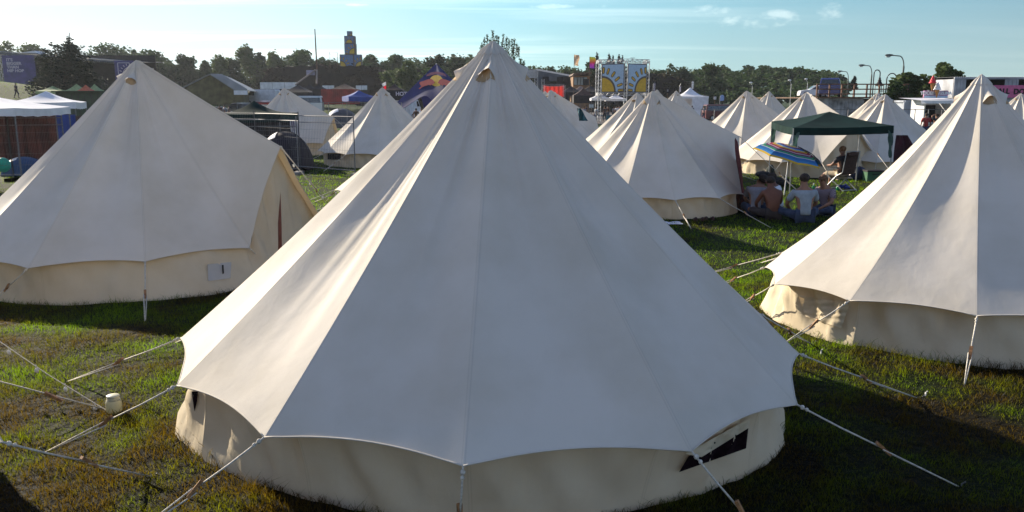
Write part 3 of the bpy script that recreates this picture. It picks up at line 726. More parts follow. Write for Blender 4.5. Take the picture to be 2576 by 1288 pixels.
# drooping birch behind the foreground peak
x = xat(1256, 62, 110); t = thing('birch_tree', 'drooping birch showing around the foreground tent peak', 'tree', (x, 62, 0))
k = 62/FPX; br = MB(); VV = []; FF = []; o_ = 0
tips = [(1214, 112, 24), (1220, 98, 34), (1226, 92, 40), (1234, 100, 36), (1240, 80, 30), (1249, 92, 40), (1254, 96, 50), (1266, 90, 45), (1274, 96, 44), (1280, 104, 48), (1287, 102, 46), (1293, 100, 50), (1299, 112, 42), (1303, 120, 30), (1309, 150, 26), (1316, 156, 20), (1262, 110, 60), (1244, 120, 60), (1228, 130, 40), (1290, 128, 34), (1211, 122, 22)]
for (px, py, ln) in tips:
    bx = (px-1256)*k; bz = zat(py, 62); br.tube([(0, 0, bz-3.4), (bx*.5, 0, bz-.9), (bx, 0, bz)], [.06, .03, .012], 5)
    for s in range(3):
        q = rnd.uniform(-4, 4)*k; l_ = ln*k*rnd.uniform(.6, 1); yy = rnd.uniform(-.5, .5)
        br.tube([(bx, 0, bz), (bx+q, yy, bz-l_)], [.01, .006], 4)
        n = 26; bl = [(bx+q*j/5, yy*j/5, bz-l_*j/5, .10, .10, .16) for j in range(6)]
        V, F = leafmass(bl, n+14, .055, .5); VV.append(V); FF.append(F+o_); o_ += len(V)
fastmesh('crown', np.concatenate(VV), np.concatenate(FF), LM[1], t)
br.tube([(0, 0, -.3), (0, 0, 3), (0, 0, 6.2)], [.22, .16, .05], 8); br.build('trunk', bark, t, True)
# wooded hill on the right, a far-off wood that reads as one mass
bl = []; rr = random.Random(4)
prof = [(1739, 182), (1770, 175), (1800, 172), (1822, 168), (1845, 163), (1862, 168), (1882, 166), (1905, 172), (1930, 166), (1955, 171), (1985, 173), (2010, 172), (2040, 177), (2070, 181), (2095, 184), (2112, 191), (2124, 200), (2130, 214)]
for j in range(330):
    px = rr.uniform(1730, 2126); ty = float(np.interp(px, [p[0] for p in prof], [p[1] for p in prof])); q = rr.random()**1.2
    Yd = 215-60*q; py = ty+6+(248-ty)*q; s = rr.uniform(8, 17)*(1.2 if q > .1 else 1)
    p = at(px, py, Yd); bl.append((p.x, p.y, p.z, s*Yd/FPX, s*Yd/FPX, s*Yd/FPX*.8))
V, F = leafmass(bl, 30000, .42); o = fastmesh('wooded_hill', V, F, LM[1]); tag(o, 'dense wood covering the low hill behind the right tents', 'wood', kind='stuff')
# overgrown shelter mounds: brush on earth
def brush(px0, px1, top, Y, dep, label, mt, n, name='overgrown_mound', dome=0.):
    x0, x1 = xat(px0, Y, 190), xat(px1, Y, 190); zt = zat(top, Y); t = thing(name, label, 'mound', ((x0+x1)/2, Y, 0)); w = (x1-x0)/2
    M = MB()
    def fn(a, b):
        th = math.pi*a; X_ = -w*math.cos(th)*(1 if dome else 1); prof_ = (math.sin(th)**(.5 if dome else .12)); z = zt*.985*prof_
        return Vector((X_, b*dep, z+.15*math.sin(a*70+b*9)))
    M.grid(fn, 40, 3); 
    M.poly([fn(j/40, 0) for j in range(41)][::-1]); M.build('earth_body', mat('dark_earth', (.018, .011, .010), .95, .4, .6, .5, 2), t)
    bl = []
    for j in range(130):
        a = rnd.random(); p = fn(a, 0); q = rnd.random(); bl.append((p.x, -.2, .4+(p.z-.4)*q, .9, .35, .8)); p = fn(a, rnd.random()*.5); bl.append((p.x, p.y, p.z, .8, .8, .35))
    V, F = leafmass(bl, n, .22); fastmesh('brush', V, F, mt, t); return t
bm = leafmat('dry_brush', (.015, .009, .009), (.034, .021, .016), .05)
brush(664, 966, 163, 170, 30, 'wide dark overgrown aircraft shelter under the cube tower', bm, 9000)
brush(930, 1190, 172, 176, 25, 'green brown overgrown bank right of the dark shelter', LM[0], 4000, dome=1)
brush(1470, 1760, 184, 165, 25, 'round overgrown mound behind the billboard truss', leafmat('dry_brush_green', (.022, .020, .010), (.055, .045, .018), .1), 8000, dome=1)
tz_far = None
# far tree belt closing the horizon
bl = []
for j in range(950):
    px = rr.uniform(-60, 2640)
    if 2135 < px < 2250: continue
    Yd = rr.uniform(250, 300); top_ = (148 if px < 1190 else 182)+9*math.sin(px*.031)+6*math.sin(px*.083) if px < 1740 else 232; py = top_+(246-top_)*rr.random()**.8; s = rr.uniform(7, 17) if px < 1740 else rr.uniform(5, 9)
    p = at(px, py, Yd); bl.append((p.x, p.y, p.z, s*Yd/FPX*1.3, s*Yd/FPX, s*Yd/FPX))
V, F = leafmass(bl, 60000, .5); o = fastmesh('tree_belt', V, F, LM[1]); tag(o, 'continuous belt of far trees along the horizon', 'wood', kind='stuff')
# ---------------------------------------------------------------- festival ground behind the tents
m_pur = mat('purple_banner', (.065, .055, .17), .7, .15, 1.5); m_pale = mat('pale_print', (.52, .46, .52), .6, .05)
m_white = mat('white_fabric', (.72, .72, .74), .6, .06, 2, trans=.12); m_wpaint = mat('white_paint', (.62, .63, .64), .45, .1, 1.5)
m_black = mat('black_fabric', (.014, .012, .016), .8, .3, 3); m_brownf = mat('brown_canopy', (.085, .050, .036), .8, .25, 2, trans=.1)
m_green = mat('dark_green_fabric', (.006, .024, .021), .85, .15, 2, trans=.08, spec=.1); m_red = mat('red_panel', (.30, .022, .018), .5, .2, 1)
m_dred = mat('dark_red_paint', (.10, .010, .010), .35, .2, 1, spec=.6); m_blue = mat('blue_fabric', (.022, .055, .26), .6, .12, 2, trans=.15)
m_glass = mat('dark_glass', (.02, .024, .03), .08, .1, 1, spec=.8); m_tyre = mat('tyre', (.012, .012, .012), .8); m_olive = mat('olive_tarp', (.15, .125, .05), .75, .2, 1.2, trans=.2)
m_silver = mat('silver_paint', (.42, .44, .46), .28, .06, 1, metal=.5); m_grey = mat('grey_roof_membrane', (.095, .105, .12), .7, .15, 1)
m_wood = mat('weathered_wood', (.11, .062, .035), .8, .3, 4); m_truss = mat('aluminium_truss', (.40, .41, .42), .4, .1, 10, metal=.7)
m_yel = mat('sun_yellow', (.62, .36, .02), .6, .08); m_frame = mat('logo_frame_brown', (.10, .075, .06), .7, .1); m_lb = mat('logo_light_blue', (.38, .50, .62), .6, .06)
m_asph = mat('asphalt', (.085, .072, .066), .9, .25, .4, .4, 30); m_skin = mat('skin', (.26, .13, .08), .6, .1); m_pink = mat('pink_sign', (.55, .11, .24), .6, .08)
m_cyanf = mat('teal_cloth', (.012, .09, .12), .7, .2); m_or = mat('orange_canopy', (.55, .13, .06), .7, .1, trans=.2); m_lime = mat('lime_canopy', (.28, .36, .16), .7, .1, trans=.2)

def gpos(px, Y): x = xat(px, Y); return Vector((x, Y, tz(x, Y)))
def truss(M, a, b, w=.3, n=8, r=.018, r2=.010):
    a, b = Vector(a), Vector(b); d = (b-a).normalized(); u = d.cross(Vector((0, 1, .02))).normalized(); v = d.cross(u)
    cn = [u*w/2+v*w/2, u*w/2-v*w/2, -u*w/2-v*w/2, -u*w/2+v*w/2]
    for c in cn: M.tube([a+c, b+c], r, 5)
    for k in range(n):
        p, q = a.lerp(b, k/n), a.lerp(b, (k+1)/n)
        for j in range(4): M.tube([p+cn[j], q+cn[(j+1) % 4]] if k % 2 else [p+cn[(j+1) % 4], q+cn[j]], r2, 4)

# pavement and plaza
def sheet(name, x0, x1, y0, y1, m, dz=.012, nx=30, ny=12):
    M = MB(); M.grid(lambda a, b: Vector((x0+(x1-x0)*a, y0+(y1-y0)*b, tz(x0+(x1-x0)*a, y0+(y1-y0)*b)+dz)), nx, ny); return tag(M.build(name, m, None, True), kind='structure')
sheet('festival_pavement', -16, 62, 84, 205, m_asph, .05)
sheet('road', -60, -16.2, 78, 84, m_asph, .06, 30, 3)
M = MB(); M.box((23, 83.8, .02), (78, .25, .22)); tag(M.build('kerb', mat('kerb_stone', (.22, .20, .18), .9, .2, 2)), kind='structure')

# pyramid canopies ------------------------------------------------
def canopy(name, label, cx, cy, w, zt, ze, m, m2=None, g=None, rz=0., val=.28, legs=True, cat='gazebo', legm=None, sag=.10, z0=None, d=None, group=None):
    z0 = tz(cx, cy) if z0 is None else z0; t = thing(name, label, cat, (cx, cy, z0), rz, group); h = w/2; e = (d or w)/2; zt -= z0; ze -= z0
    M = MB()
    cs = [(-h, -e), (h, -e), (h, e), (-h, e)]
    for k in range(4):
        a, b = cs[k], cs[(k+1) % 4]
        def fn(u, v):
            x = (a[0]*(1-u)+b[0]*u)*v; y = (a[1]*(1-u)+b[1]*u)*v
            return Vector((x, y, zt*(1-v)+ze*v-sag*math.sin(math.pi*v)*(1-.3*math.sin(math.pi*u))-.04*math.sin(math.pi*u)*v))
        M.grid(fn, 8, 8)
    M.build('canopy_top', m, t, True)
    V_ = MB()
    for k in range(4):
        a, b = cs[k], cs[(k+1) % 4]
        V_.grid(lambda u, v: Vector(((a[0]*(1-u)+b[0]*u)*1.004, (a[1]*(1-u)+b[1]*u)*1.004, ze-.04*math.sin(math.pi*u)-val*v+.012*math.sin(u*30)*v)), 14, 2)
    V_.build('valance', m2 or m, t, True)
    if legs:
        for k in range(4):
            M = MB(); M.tube([(cs[k][0]*.985, cs[k][1]*.985, ze-.02), (cs[k][0]*.985, cs[k][1]*.985, -.02)], .022, 6); M.build('leg', legm or steel, t)
    return t
def can_px(name, label, px, ytop, yeave, wpx, Y, m, **k):
    x = xat(px, Y); return canopy(name, label, x, Y, wpx/FPX*Y, zat(ytop, Y), zat(yeave, Y), m, **k)
GC = 'small promotion canopies on the left'
can_px('pop_up_canopy', 'pale canopy with orange left edge, leftmost of the four small ones under the pine', 136, 216, 229, 56, 84, m_lime, group=GC)
can_px('pop_up_canopy', 'green and white small canopy second from the left under the pine', 196, 211, 230, 48, 82, m_lime, group=GC)
can_px('pop_up_canopy', 'small orange canopy beside the purple banner', 219, 213, 231, 40, 80, m_or, group=GC)
can_px('pop_up_canopy', 'small pale canopy rightmost of the four, below the purple banner', 241, 211, 229, 34, 83, m_lime, group=GC)
M = MB(); p = gpos(205, 78)
t = thing('serving_counter', 'dark green counter front below the small orange canopy', 'counter', p); a = zat(231, 78)-p.z
M.box((0, 0, a/2), (4.2, 1, a)); M.box((0, -.2, a+.04), (4.5, 1.5, .08)); M.build('counter_body', mat('dark_green_board', (.02, .045, .02), .7, .2, 2), t)
M = MB()
for k in range(7): M.box((-1.8+k*.6, -.52, a*.5), (.03, .03, a*.9))
M.build('counter_ribs', m_black, t)
ca = can_px('white_gazebo', 'shiny white gazebo roof left, the farther one beside the left tent', 118, 229, 256, 150, 39, m_white, val=.30, rz=R(18))
cb = can_px('white_gazebo', 'white gazebo roof cut by the left picture edge', -70, 232, 270, 330, 24.5, m_white, val=.22, rz=R(8), sag=.05)
# brown screen behind them
p0, p1 = at(-40, 286, 29.5), at(136, 287, 31); t = thing('privacy_screen', 'brown fabric screen under the white gazebos at the left edge', 'screen', (p0.x, p0.y, 0))
M = MB(); dx, dy = p1.x-p0.x, p1.y-p0.y
M.grid(lambda a, b: Vector((dx*a, dy*a+.05*math.sin(a*40)+.03*math.sin(a*93+b*3), .05+(p0.z-.05)*b-.02*abs(math.sin(a*60))*b)), 90, 6); M.build('screen_cloth', mat('brown_cloth', (.055, .018, .014), .9, .3, 3, trans=.12), t, True)
M = MB()
for k in range(5): M.tube([(dx*k/4, dy*k/4+.09, 0), (dx*k/4, dy*k/4+.09, p0.z+.05)], .025, 6)
M.build('screen_posts', steel, t)
p = at(162, 300, 37); t = thing('side_wall', 'blue and brown cloth hanging under the farther white gazebo', 'cloth', (p.x, p.y, 0))
M = MB(); M.grid(lambda a, b: Vector((-.7+1.2*a, .04*math.sin(a*22), .1+1.75*b)), 24, 3); M.build('blue_cloth', m_blue, t, True)
M = MB(); M.grid(lambda a, b: Vector((.55+.9*a, .05*math.sin(a*18)-.08, .1+1.7*b)), 18, 3); M.build('brown_cloth', m_brownf, t, True)

# left stage with the purple banners
Y = 122; xl, xr = xat(6, Y, 175), xat(352, Y, 175); zb = tz(xat(60, Y, 175), Y); t = thing('festival_stage', 'left stage with purple printed banners behind the pine', 'stage', (xl, Y, 0))
W = xr-xl; zt = zat(131, Y); M = MB()
for (a, b_) in ((0, 131), (1., 160)):
    x_ = W*a; truss(M, (x_, 0, 0), (x_, 0, zat(b_, Y)), .5, 14, .04, .025)
truss(M, (0, 0, zat(134, Y)), (W, 0, zat(160, Y)), .5, 24, .04, .025); M.build('stage_frame', m_truss, t)
M = MB(); M.quad((0, -.6, zat(133, Y)), (W, -.6, zat(158, Y)), (W, 9, zat(150, Y)), (0, 9, zat(128, Y))); M.quad((0, -.6, zat(133, Y)), (0, 9, zat(128, Y)), (W, 9, zat(150, Y)), (W, -.6, zat(158, Y)))
M.prism([(-.5, -.8, zat(136, Y)), (W+.5, -.8, zat(163, Y)), (W+.5, -.8, zat(158, Y)), (-.5, -.8, zat(131, Y))], (0, .3, 0)); M.build('stage_roof', m_grey, t)
M = MB(); q = xat(64, Y, 175)-xl, xat(106, Y, 175)-xl; M.prism([(q[0], -1, zat(134, Y)), (q[1], -1, zat(135, Y)), (q[1]-.3, -1, zat(128.5, Y)), (q[0]+1.2, -1, zat(131, Y))][::-1], (0, 2.5, 0)); M.build('roof_flap', m_white, t)
M = MB(); M.box((W/2, 6, 4.6), (W*.98, .2, 9.0)); M.build('back_wall', m_black, t)
for (a, b_, y0, y1) in ((17, 98, 140, 212), (296, 345, 153, 222)):
    M = MB(); u, v = xat(a, Y, 175)-xl, xat(b_, Y, 175)-xl; M.prism([(u, -.9, zat(y1, Y)), (v, -.9, zat(y1, Y)), (v, -.9, zat(y0, Y)), (u, -.9, zat(y0, Y))], (0, .06, 0)); bn = M.build('banner', m_pur, t)
    if a == 17:
        for k, s in enumerate(("IT'S", 'BIGGER', 'THAN', 'HIP HOP')): text(s, .56, (xat(28, Y, 175)-xl, -.97, zat(151.5+9.1*k, Y)), m_pale, bn, align='LEFT', bold=.018, sx=1.12)
    else:
        for k, s in enumerate(('HIP', 'HOP', 'KEMP')): text(s, .46, (xat(305, Y, 175)-xl, -.97, zat(196.5+6.8*k, Y)), m_pale, bn, align='LEFT', bold=.018, sx=1.12)
        u, v, z0_, z1_ = xat(305, Y, 175)-xl, xat(334, Y, 175)-xl, zat(188, Y), zat(159, Y); M = MB()
        pts = [(u, -.97, z0_), (v, -.97, z0_), (v, -.97, z1_), (u, -.97, z1_), (u, -.97, z0_)]
        for k in range(4): M.tube([pts[k], pts[k+1]], .05, 4)
        arc = [(v-1.05*math.cos(j*math.pi/16), -.97, z0_+1.0*math.sin(j*math.pi/16)) for j in range(9)]; M.tube(arc, .05, 4)
        for j in range(6):
            a_ = j*math.pi/10; d1, d2 = 1.25, 1.55; c_ = Vector((v, -.97, z0_)); M.tube([c_+Vector((-math.cos(a_)*d1, 0, math.sin(a_)*d1+.06)), c_+Vector((-math.cos(a_)*d2, 0, math.sin(a_)*d2+.06))], .05, 5)
        M.build('sun_emblem', m_pale, bn)

# marquee
Y = 120; gx0, gx1, ga = xat(452, Y), xat(611, Y), xat(533, Y); t = thing('marquee', 'long olive marquee with grey roof left of centre', 'marquee', (ga, Y, tz(ga, Y))); z0 = t.location.z
zr, ze = zat(189, Y)-z0, zat(229, Y)-z0; a, b_ = gx0-ga, gx1-ga; dpt = 20
M = MB(); M.prism([(a, 0, 0), (b_, 0, 0), (b_, 0, ze), (0, 0, zr), (a, 0, ze+.1)], (0, .12, 0)); M.build('gable', m_olive, t)
M = MB(); o_ = -5.4; q = 1.65
M.prism([(0, 0, zr+.05), (q, 0, zr+.0), (b_+q, -3., ze+.1), (b_+.1, -3., ze-.1)][::-1], (0, .05, .16)); M.prism([(q, 0, zr), (q+o_, dpt, zr), (b_+q+o_, dpt, ze), (b_+q, -3., ze)], (0, 0, .1)); M.prism([(a-.3, -.3, ze-.1), (0, -.3, zr+.08), (0, -.3, zr+.2), (a-.3, -.3, ze+.06)][::-1], (o_, dpt, 0)); M.build('roof', mat('pale_grey_pvc', (.20, .20, .185), .5, .1, .5), t)
M = MB(); M.prism([(b_+.02, 0, 0), (b_+.02, 0, ze), (b_+.1, 0, ze), (b_+.1, 0, 0)], (o_, dpt, 0)); M.build('side_wall', m_olive, t)
M = MB(); M.box((b_+.75, -3.1, ze-.25), (1.9, .1, .6)); M.build('valance', m_white, t)

# cars --------------------------------------------------------------
def car(name, label, p, rz, L_, W_, H_, m, prof, win, cat='car', group=None, extra=None, m_w=None):
    """prof: side outline (x forward 0..1, z 0..1); win: side window outline in the same terms"""
    t = thing(name, label, cat, p, rz, group); M = MB(); P = [((x-.5)*L_, -W_/2, z*H_) for x, z in prof]
    bm = bpy.data.meshes.new('body'); n = len(P)
    # body with tumblehome: inner slices narrower towards the roof
    V = []
    for s, f in ((-1, 1), (-1, .93), (1, .93), (1, 1)):
        pass
    secs = [(-.5, .90), (-.47, 1.0), (.47, 1.0), (.5, .90)]
    for (sy, sc2) in secs:
        for x, z in prof:
            ins = max(0, z-.55)*.30
            V.append(((x-.5)*L_*(.985 if abs(sy) == .5 else 1), sy*W_*(1-ins), (.5+(z-.5)*(.96 if abs(sy) == .5 else 1))*H_))
    F = [tuple(range(n)), tuple(range(4*n-1, 3*n-1, -1))]
    for s in range(3):
        for k in range(n): F.append((s*n+k, (s+1)*n+k, (s+1)*n+(k+1) % n, s*n+(k+1) % n))
    M.v = V; M.f = F; M.build('body', m, t)
    for sy in (-1, 1):
        M = MB(); pts = [((x-.5)*L_, sy*(W_*.5*(1-max(0, z-.55)*.30)+.012), z*H_) for x, z in win]; M.prism(pts if sy < 0 else pts[::-1], (0, -sy*.03, 0)); M.build('side_window', m_glass, t)
    # front and rear screens follow the outline
    fr = [(a, b_) for a, b_ in zip(prof, prof[1:]+prof[:1]) if min(a[1], b_[1]) > .50 and abs(a[1]-b_[1]) > .15]
    for (a, b_) in fr:
        M = MB(); q = [Vector(((a[0]-.5)*L_, 0, a[1]*H_)), Vector(((b_[0]-.5)*L_, 0, b_[1]*H_))]; q0, q1 = q[0].lerp(q[1], .12), q[0].lerp(q[1], .88); n_ = (q1-q0).cross(Vector((0, 1, 0))).normalized(); n_ = n_ if n_.x*(q0.x+q1.x) > 0 else -n_
        w_ = W_*.41; M.prism([q0+n_*.012+Vector((0, -w_, 0)), q0+n_*.012+Vector((0, w_, 0)), q1+n_*.012+Vector((0, w_*.92, 0)), q1+n_*.012+Vector((0, -w_*.92, 0))], n_*.012); M.build('windscreen', m_glass, t)
    for fx in (-.31, .31):
        for sy in (-1, 1):
            r = min(.34, H_*.23); X90 = Matrix.Rotation(math.pi/2, 4, 'X'); M = MB(); M.lathe([(r*.6, -.1), (r, -.1), (r, .1), (r*.6, .1), (r*.6, -.1)], (fx*L_, sy*W_*.46, r), 14, X90); wh = M.build('wheel', m_tyre, t, True)
            M = MB(); M.lathe([(.01, .09), (r*.58, .085), (r*.62, .1), (r*.62, -.1), (r*.58, -.085), (.01, -.09)], (fx*L_, sy*W_*.465, r), 12, X90); M.build('rim', m_silver, wh)
    for sx_, mm, nm in ((1, mat('headlamp', (.7, .7, .65), .15), 'headlight'), (-1, mat('tail_lamp', (.45, .02, .02), .2), 'tail_light')):
        for sy in (-1, 1):
            M = MB(); M.ell((sx_*L_*.485, sy*W_*.36, H_*.42), (.07, .15, .09), 8, 5); M.build(nm, mm, t, True)
    return t
P_VAN = [(0, .12), (0, .92), (.03, 1), (.74, 1), (.80, .96), (.94, .60), (.99, .50), (1, .12)]; W_VAN = [(.66, .62), (.66, .88), (.78, .88), (.88, .62)]
P_HAT = [(0, .15), (0, .55), (.03, .64), (.13, .98), (.45, 1), (.55, .97), (.70, .66), (.97, .55), (1, .30), (1, .15)]; W_HAT = [(.10, .66), (.15, .92), (.52, .92), (.66, .67)]
P_BUS = [(0, .12), (0, .60), (.03, .95), (.08, 1), (.86, 1), (.90, .94), (.98, .60), (1, .50), (1, .12)]; W_BUS = [(.05, .62), (.07, .90), (.85, .90), (.92, .62)]
p = gpos(558, 92); t = car('hatchback', 'dark estate car with its tailgate raised beside the marquee', p, R(15), 4.0, 1.75, 1.45, mat('dark_grey_paint', (.05, .055, .065), .3, .1, 1, spec=.6), P_HAT, W_HAT, group=None)
M = MB(); M.box((-2.2, 0, 1.85), (1.0, 1.4, .08), M=Matrix.Rotation(R(28), 4, 'Y')); tg = M.build('tailgate', m_silver, t); M = MB(); M.box((-2.24, 0, 1.92), (.6, 1.1, .03), M=Matrix.Rotation(R(28), 4, 'Y')); M.build('rear_glass', m_glass, tg)
t = car('parked_car', 'dark car nose up left of the white van', gpos(596, 96), R(160), 3.9, 1.75, 1.75, mat('black_paint', (.02, .022, .026), .25, .1, 1, spec=.7), P_HAT, W_HAT)
t = car('white_van', 'white van with sloping bonnet behind the green canopy', gpos(660, 138), R(168), 5.8, 2.0, 2.5, m_wpaint, P_VAN, W_VAN, 'van')
Y = 88; p = gpos(668, Y); t = thing('fire_truck', 'small red and white truck just left of the half hidden tent', 'truck', p); k = Y/FPX
M = MB(); M.box((0, 0, 1.75), (1.35, 2.2, .8)); M.build('red_box', m_red, t); M = MB(); M.box((0, -.02, 1.05), (1.45, 2.3, .55)); M.box((0, 0, 2.22), (.6, 1.2, .14)); M.build('white_body', m_wpaint, t)
M = MB(); M.box((0, -1.12, 1.72), (1.0, .03, .3)); M.box((0, -1.18, 1.05), (.9, .03, .25)); M.build('rear_panel', mat('truck_trim', (.5, .45, .4), .4), t)
for sx_ in (-1, 1):
    M = MB(); M.lathe([(.2, -.12), (.38, -.12), (.38, .12), (.2, .12), (.01, .1)], (sx_*.6, -.8, .38), 12, Matrix.Rotation(math.pi/2, 4, 'Y')); M.build('wheel', m_tyre, t, True)
# dark gazebo box, silver van, red container, brown tent roof
Y = 130; can_px('black_canopy', 'wide black canopy behind the half hidden tent', 752, 213, 232, 70, Y, m_black, val=1.4, legs=True)
can_px('black_canopy', 'small black peaked canopy, left of the pair above the silver van', 780, 210, 222, 26, 135, m_black, val=1.2)
can_px('black_canopy', 'small black peaked canopy, right of the pair above the silver van', 804, 210, 223, 28, 128, m_black, val=1.2)
p = gpos(778, 112); t = car('silver_van', 'silver van parked left of the red container', p, R(185), 3.6, 1.8, 2.3, m_silver, P_BUS, W_BUS, 'van')
Y = 125; x0, x1 = xat(817, Y), xat(898, Y); p = Vector(((x0+x1)/2, Y, tz((x0+x1)/2, Y))); h0 = zat(262, Y)-p.z; h1 = zat(224.5, Y)-p.z
def ribbed_box(name, label, c, w, d, h, m, z0=0, rz=0, doors=True, cat='container', top=None):
    t = thing(name, label, cat, c, rz); M = MB(); M.box((0, 0, z0+h/2), (w-.1, d-.1, h-.06)); n = int(w/.28)
    for k in range(n): M.box((-w/2+w*(k+.5)/n, -d/2+.03, z0+h/2), (w/n*.5, .06, h-.3)); M.box((-w/2+w*(k+.5)/n, d/2-.03, z0+h/2), (w/n*.5, .06, h-.3))
    M.build('steel_wall', m, t); M = MB()
    for zz in (z0+.07, z0+h-.07):
        M.box((0, -d/2, zz), (w, .12, .14)); M.box((0, d/2, zz), (w, .12, .14)); M.box((-w/2, 0, zz), (.12, d-.13, .138)); M.box((w/2, 0, zz), (.12, d-.13, .138))
    for sx_ in (-1, 1):
        for sy in (-1, 1): M.box((sx_*(w/2-.003), sy*(d/2-.003), z0+h/2), (.14, .14, h-.29))
    M.build('corner_frame', top or m, t)
    return t
ribbed_box('red_container', 'dark red container standing under a brown tent roof', p, x1-x0, 4, h1-h0, m_red, h0)
can_px('tent_roof', 'brown ridge canopy directly above the red container', 868, 210, 226, 68, 134, m_brownf, val=.6)
can_px('blue_gazebo', 'blue gazebo left of the tent with dark wall windows', 903, 227, 243, 68, 92, m_blue, val=.5, rz=R(25), z0=.4)
# white hoardings in front of the mound
for (a, b_, y0, y1, lab) in ((656, 748, 207, 224, 'long white hoarding left of the thin mast'), (896, 925, 215, 226, 'short white hoarding right of the brown ridge canopy'), (812, 842, 215, 226, 'white hoarding piece behind the two black peaks')):
    Y = 150; x0, x1 = xat(a, Y), xat(b_, Y); t = thing('hoarding', lab, 'hoarding', ((x0+x1)/2, Y, tz((x0+x1)/2, Y))); g_ = t.location.z; M = MB(); z1_, z0_ = zat(y0, Y)-g_, zat(y1, Y)-g_
    n = max(2, int((x1-x0)/2))
    for k in range(n): M.box((-(x1-x0)/2+(x1-x0)*(k+.5)/n, 0, (z0_+z1_)/2), ((x1-x0)/n-.06, .08, z1_-z0_))
    M.build('white_boards', m_wpaint, t); M = MB()
    for k in range(n+1): M.tube([(-(x1-x0)/2+(x1-x0)*k/n, .1, 0), (-(x1-x0)/2+(x1-x0)*k/n, .1, z1_)], .06, 5)
    M.box((0, .25, z0_/2), (x1-x0, .2, z0_)); M.build('support_posts', m_black, t)
# mast with its A-frame
Y = 128; x = xat(794.5, Y, 130); g_ = tz(x, Y); t = thing('mast', 'thin tall mast rising above the dark shelter', 'mast', (x, Y, g_)); M = MB(); M.tube([(0, 0, 0), (.05, 0, zat(168, Y)-g_), (0, 0, zat(73, Y)-g_)], [.14, .12, .07], 6); M.build('pole', m_wood, t)
M = MB(); q = zat(176, Y)-g_; M.tube([(xat(753, Y)-x, -2, zat(214, Y)-g_), (-.1, -.3, q)], .13, 6); M.tube([(xat(806, Y)-x, -2, zat(211, Y)-g_), (.1, -.3, q)], .13, 6); M.build('a_frame', mat('grey_timber', (.20, .17, .16), .8), t)
M = MB(); M.box((xat(786, Y)-x, -.4, zat(183, Y)-g_), (1.3, .06, .75)); M.build('plate', mat('lilac_plate', (.26, .25, .34), .6), t)
Y = 160; x = xat(834, Y); t = thing('goal_frame', 'thin square frame left of the cube tower', 'frame', (x, Y, zat(166, Y)-.3)); M = MB(); h_ = 2.9; w_ = 1.45; M.tube([(0, 0, 0), (0, 0, h_), (w_, 0, h_-.1), (w_, 0, 0)], .05, 5); M.tube([(0, 0, h_*.9), (w_, 0, h_*.4)], .02, 4); M.build('frame', m_wood, t)

# tower of printed cubes
def sunface(M4, w, h, parent, corner, arc=.52, rays=5, frame=.05, mf=None, my=None):
    """square print: framed light blue field, quarter sun in a corner, rounded rays. M4 maps (x, 0, z) of 0..w, 0..h"""
    def T(x, z, d): return M4 @ Vector((x, -d, z))
    def P(M, pts, d): M.poly([T(x, z, d) for x, z in pts])
    M = MB(); P(M, [(0, 0), (w, 0), (w, h), (0, h)], .0); M.build('print_frame', m_frame, parent)
    f = frame*w; M = MB(); P(M, [(f, f), (w-f, f), (w-f, h-f), (f, h-f)], .012); M.build('print_field', mf or m_lb, parent)
    cx = f if 'l' in corner else (w-f if 'r' in corner else w/2); r = arc*h; sx_ = 1 if 'l' in corner else -1
    def fan(rad, d, m, name):
        M = MB()
        if 'm' in corner: pts = [(cx+rad*math.cos(math.pi*j/20), f+rad*math.sin(math.pi*j/20)) for j in range(21)]
        else: pts = [(cx, f)]+[(cx+sx_*rad*math.cos(math.pi/2*j/14), f+rad*math.sin(math.pi/2*j/14)) for j in range(15)]
        if sx_ < 0 and 'm' not in corner: pts = pts[::-1]
        P(M, pts, d); M.build(name, m, parent)
    fan(r+.045*h, .024, m_frame, 'sun_outline'); fan(r-.02*h, .036, my or m_yel, 'sun_disc')
    for (dd, wd, m, nm) in ((.030, .052, m_frame, 'ray_outlines'), (.040, .026, my or m_yel, 'rays')):
        for j in range(rays):
            M = MB(); a = (math.pi/2)*(j+.0)/(rays-1) if 'm' not in corner else math.pi*(j+.5)/rays
            a = min(max(a, .06), math.pi/2-.06) if 'm' not in corner else a
            dx_, dz_ = sx_*math.cos(a), math.sin(a)
            if 'm' in corner: dx_ = math.cos(a)
            c1, c2 = r+.17*h, r+.31*h; wv = wd*h; pts = []
            A_ = Vector((cx+dx_*c1, f+dz_*c1)); B_ = Vector((cx+dx_*c2, f+dz_*c2)); u = (B_-A_).normalized(); v = Vector((-u.y, u.x))
            for q in range(7): t_ = math.pi/2+math.pi*q/6; e = A_+(u*math.cos(t_)+v*math.sin(t_))*wv; pts.append((e.x, max(f*1.0, e.y)))
            for q in range(7): t_ = -math.pi/2+math.pi*q/6; e = B_+(u*math.cos(t_)+v*math.sin(t_))*wv; pts.append((min(max(e.x, f), w-f), min(e.y, h-f)))
            P(M, pts, dd); M.build(nm[:-1], m, parent)
Y = 172; k = Y/FPX; x = xat(884, Y, 125); zb = zat(170, Y); t = thing('cube_tower', 'tower of stacked cubes printed with yellow suns on the dark shelter', 'tower', (x, Y, zb))
def cube(a, b_, y0, y1, nm, rzz, cn, arc=.5, fold=None):
    w, h = (b_-a)*k, (y1-y0)*k; z0_ = (170-y1)*k; cx = ((a+b_)/2-884)*k; M = MB(); M.box((cx, w/2, z0_+h/2), (w, w, h*.995)); c = M.build(nm, m_frame, t)
    sunface(Matrix.Translation((cx-w/2, -.02, z0_)), w, h, c, cn, arc, mf=mat('tower_blue', (.11, .17, .29), .6), my=mat('tower_yellow', (.50, .33, .02), .6))
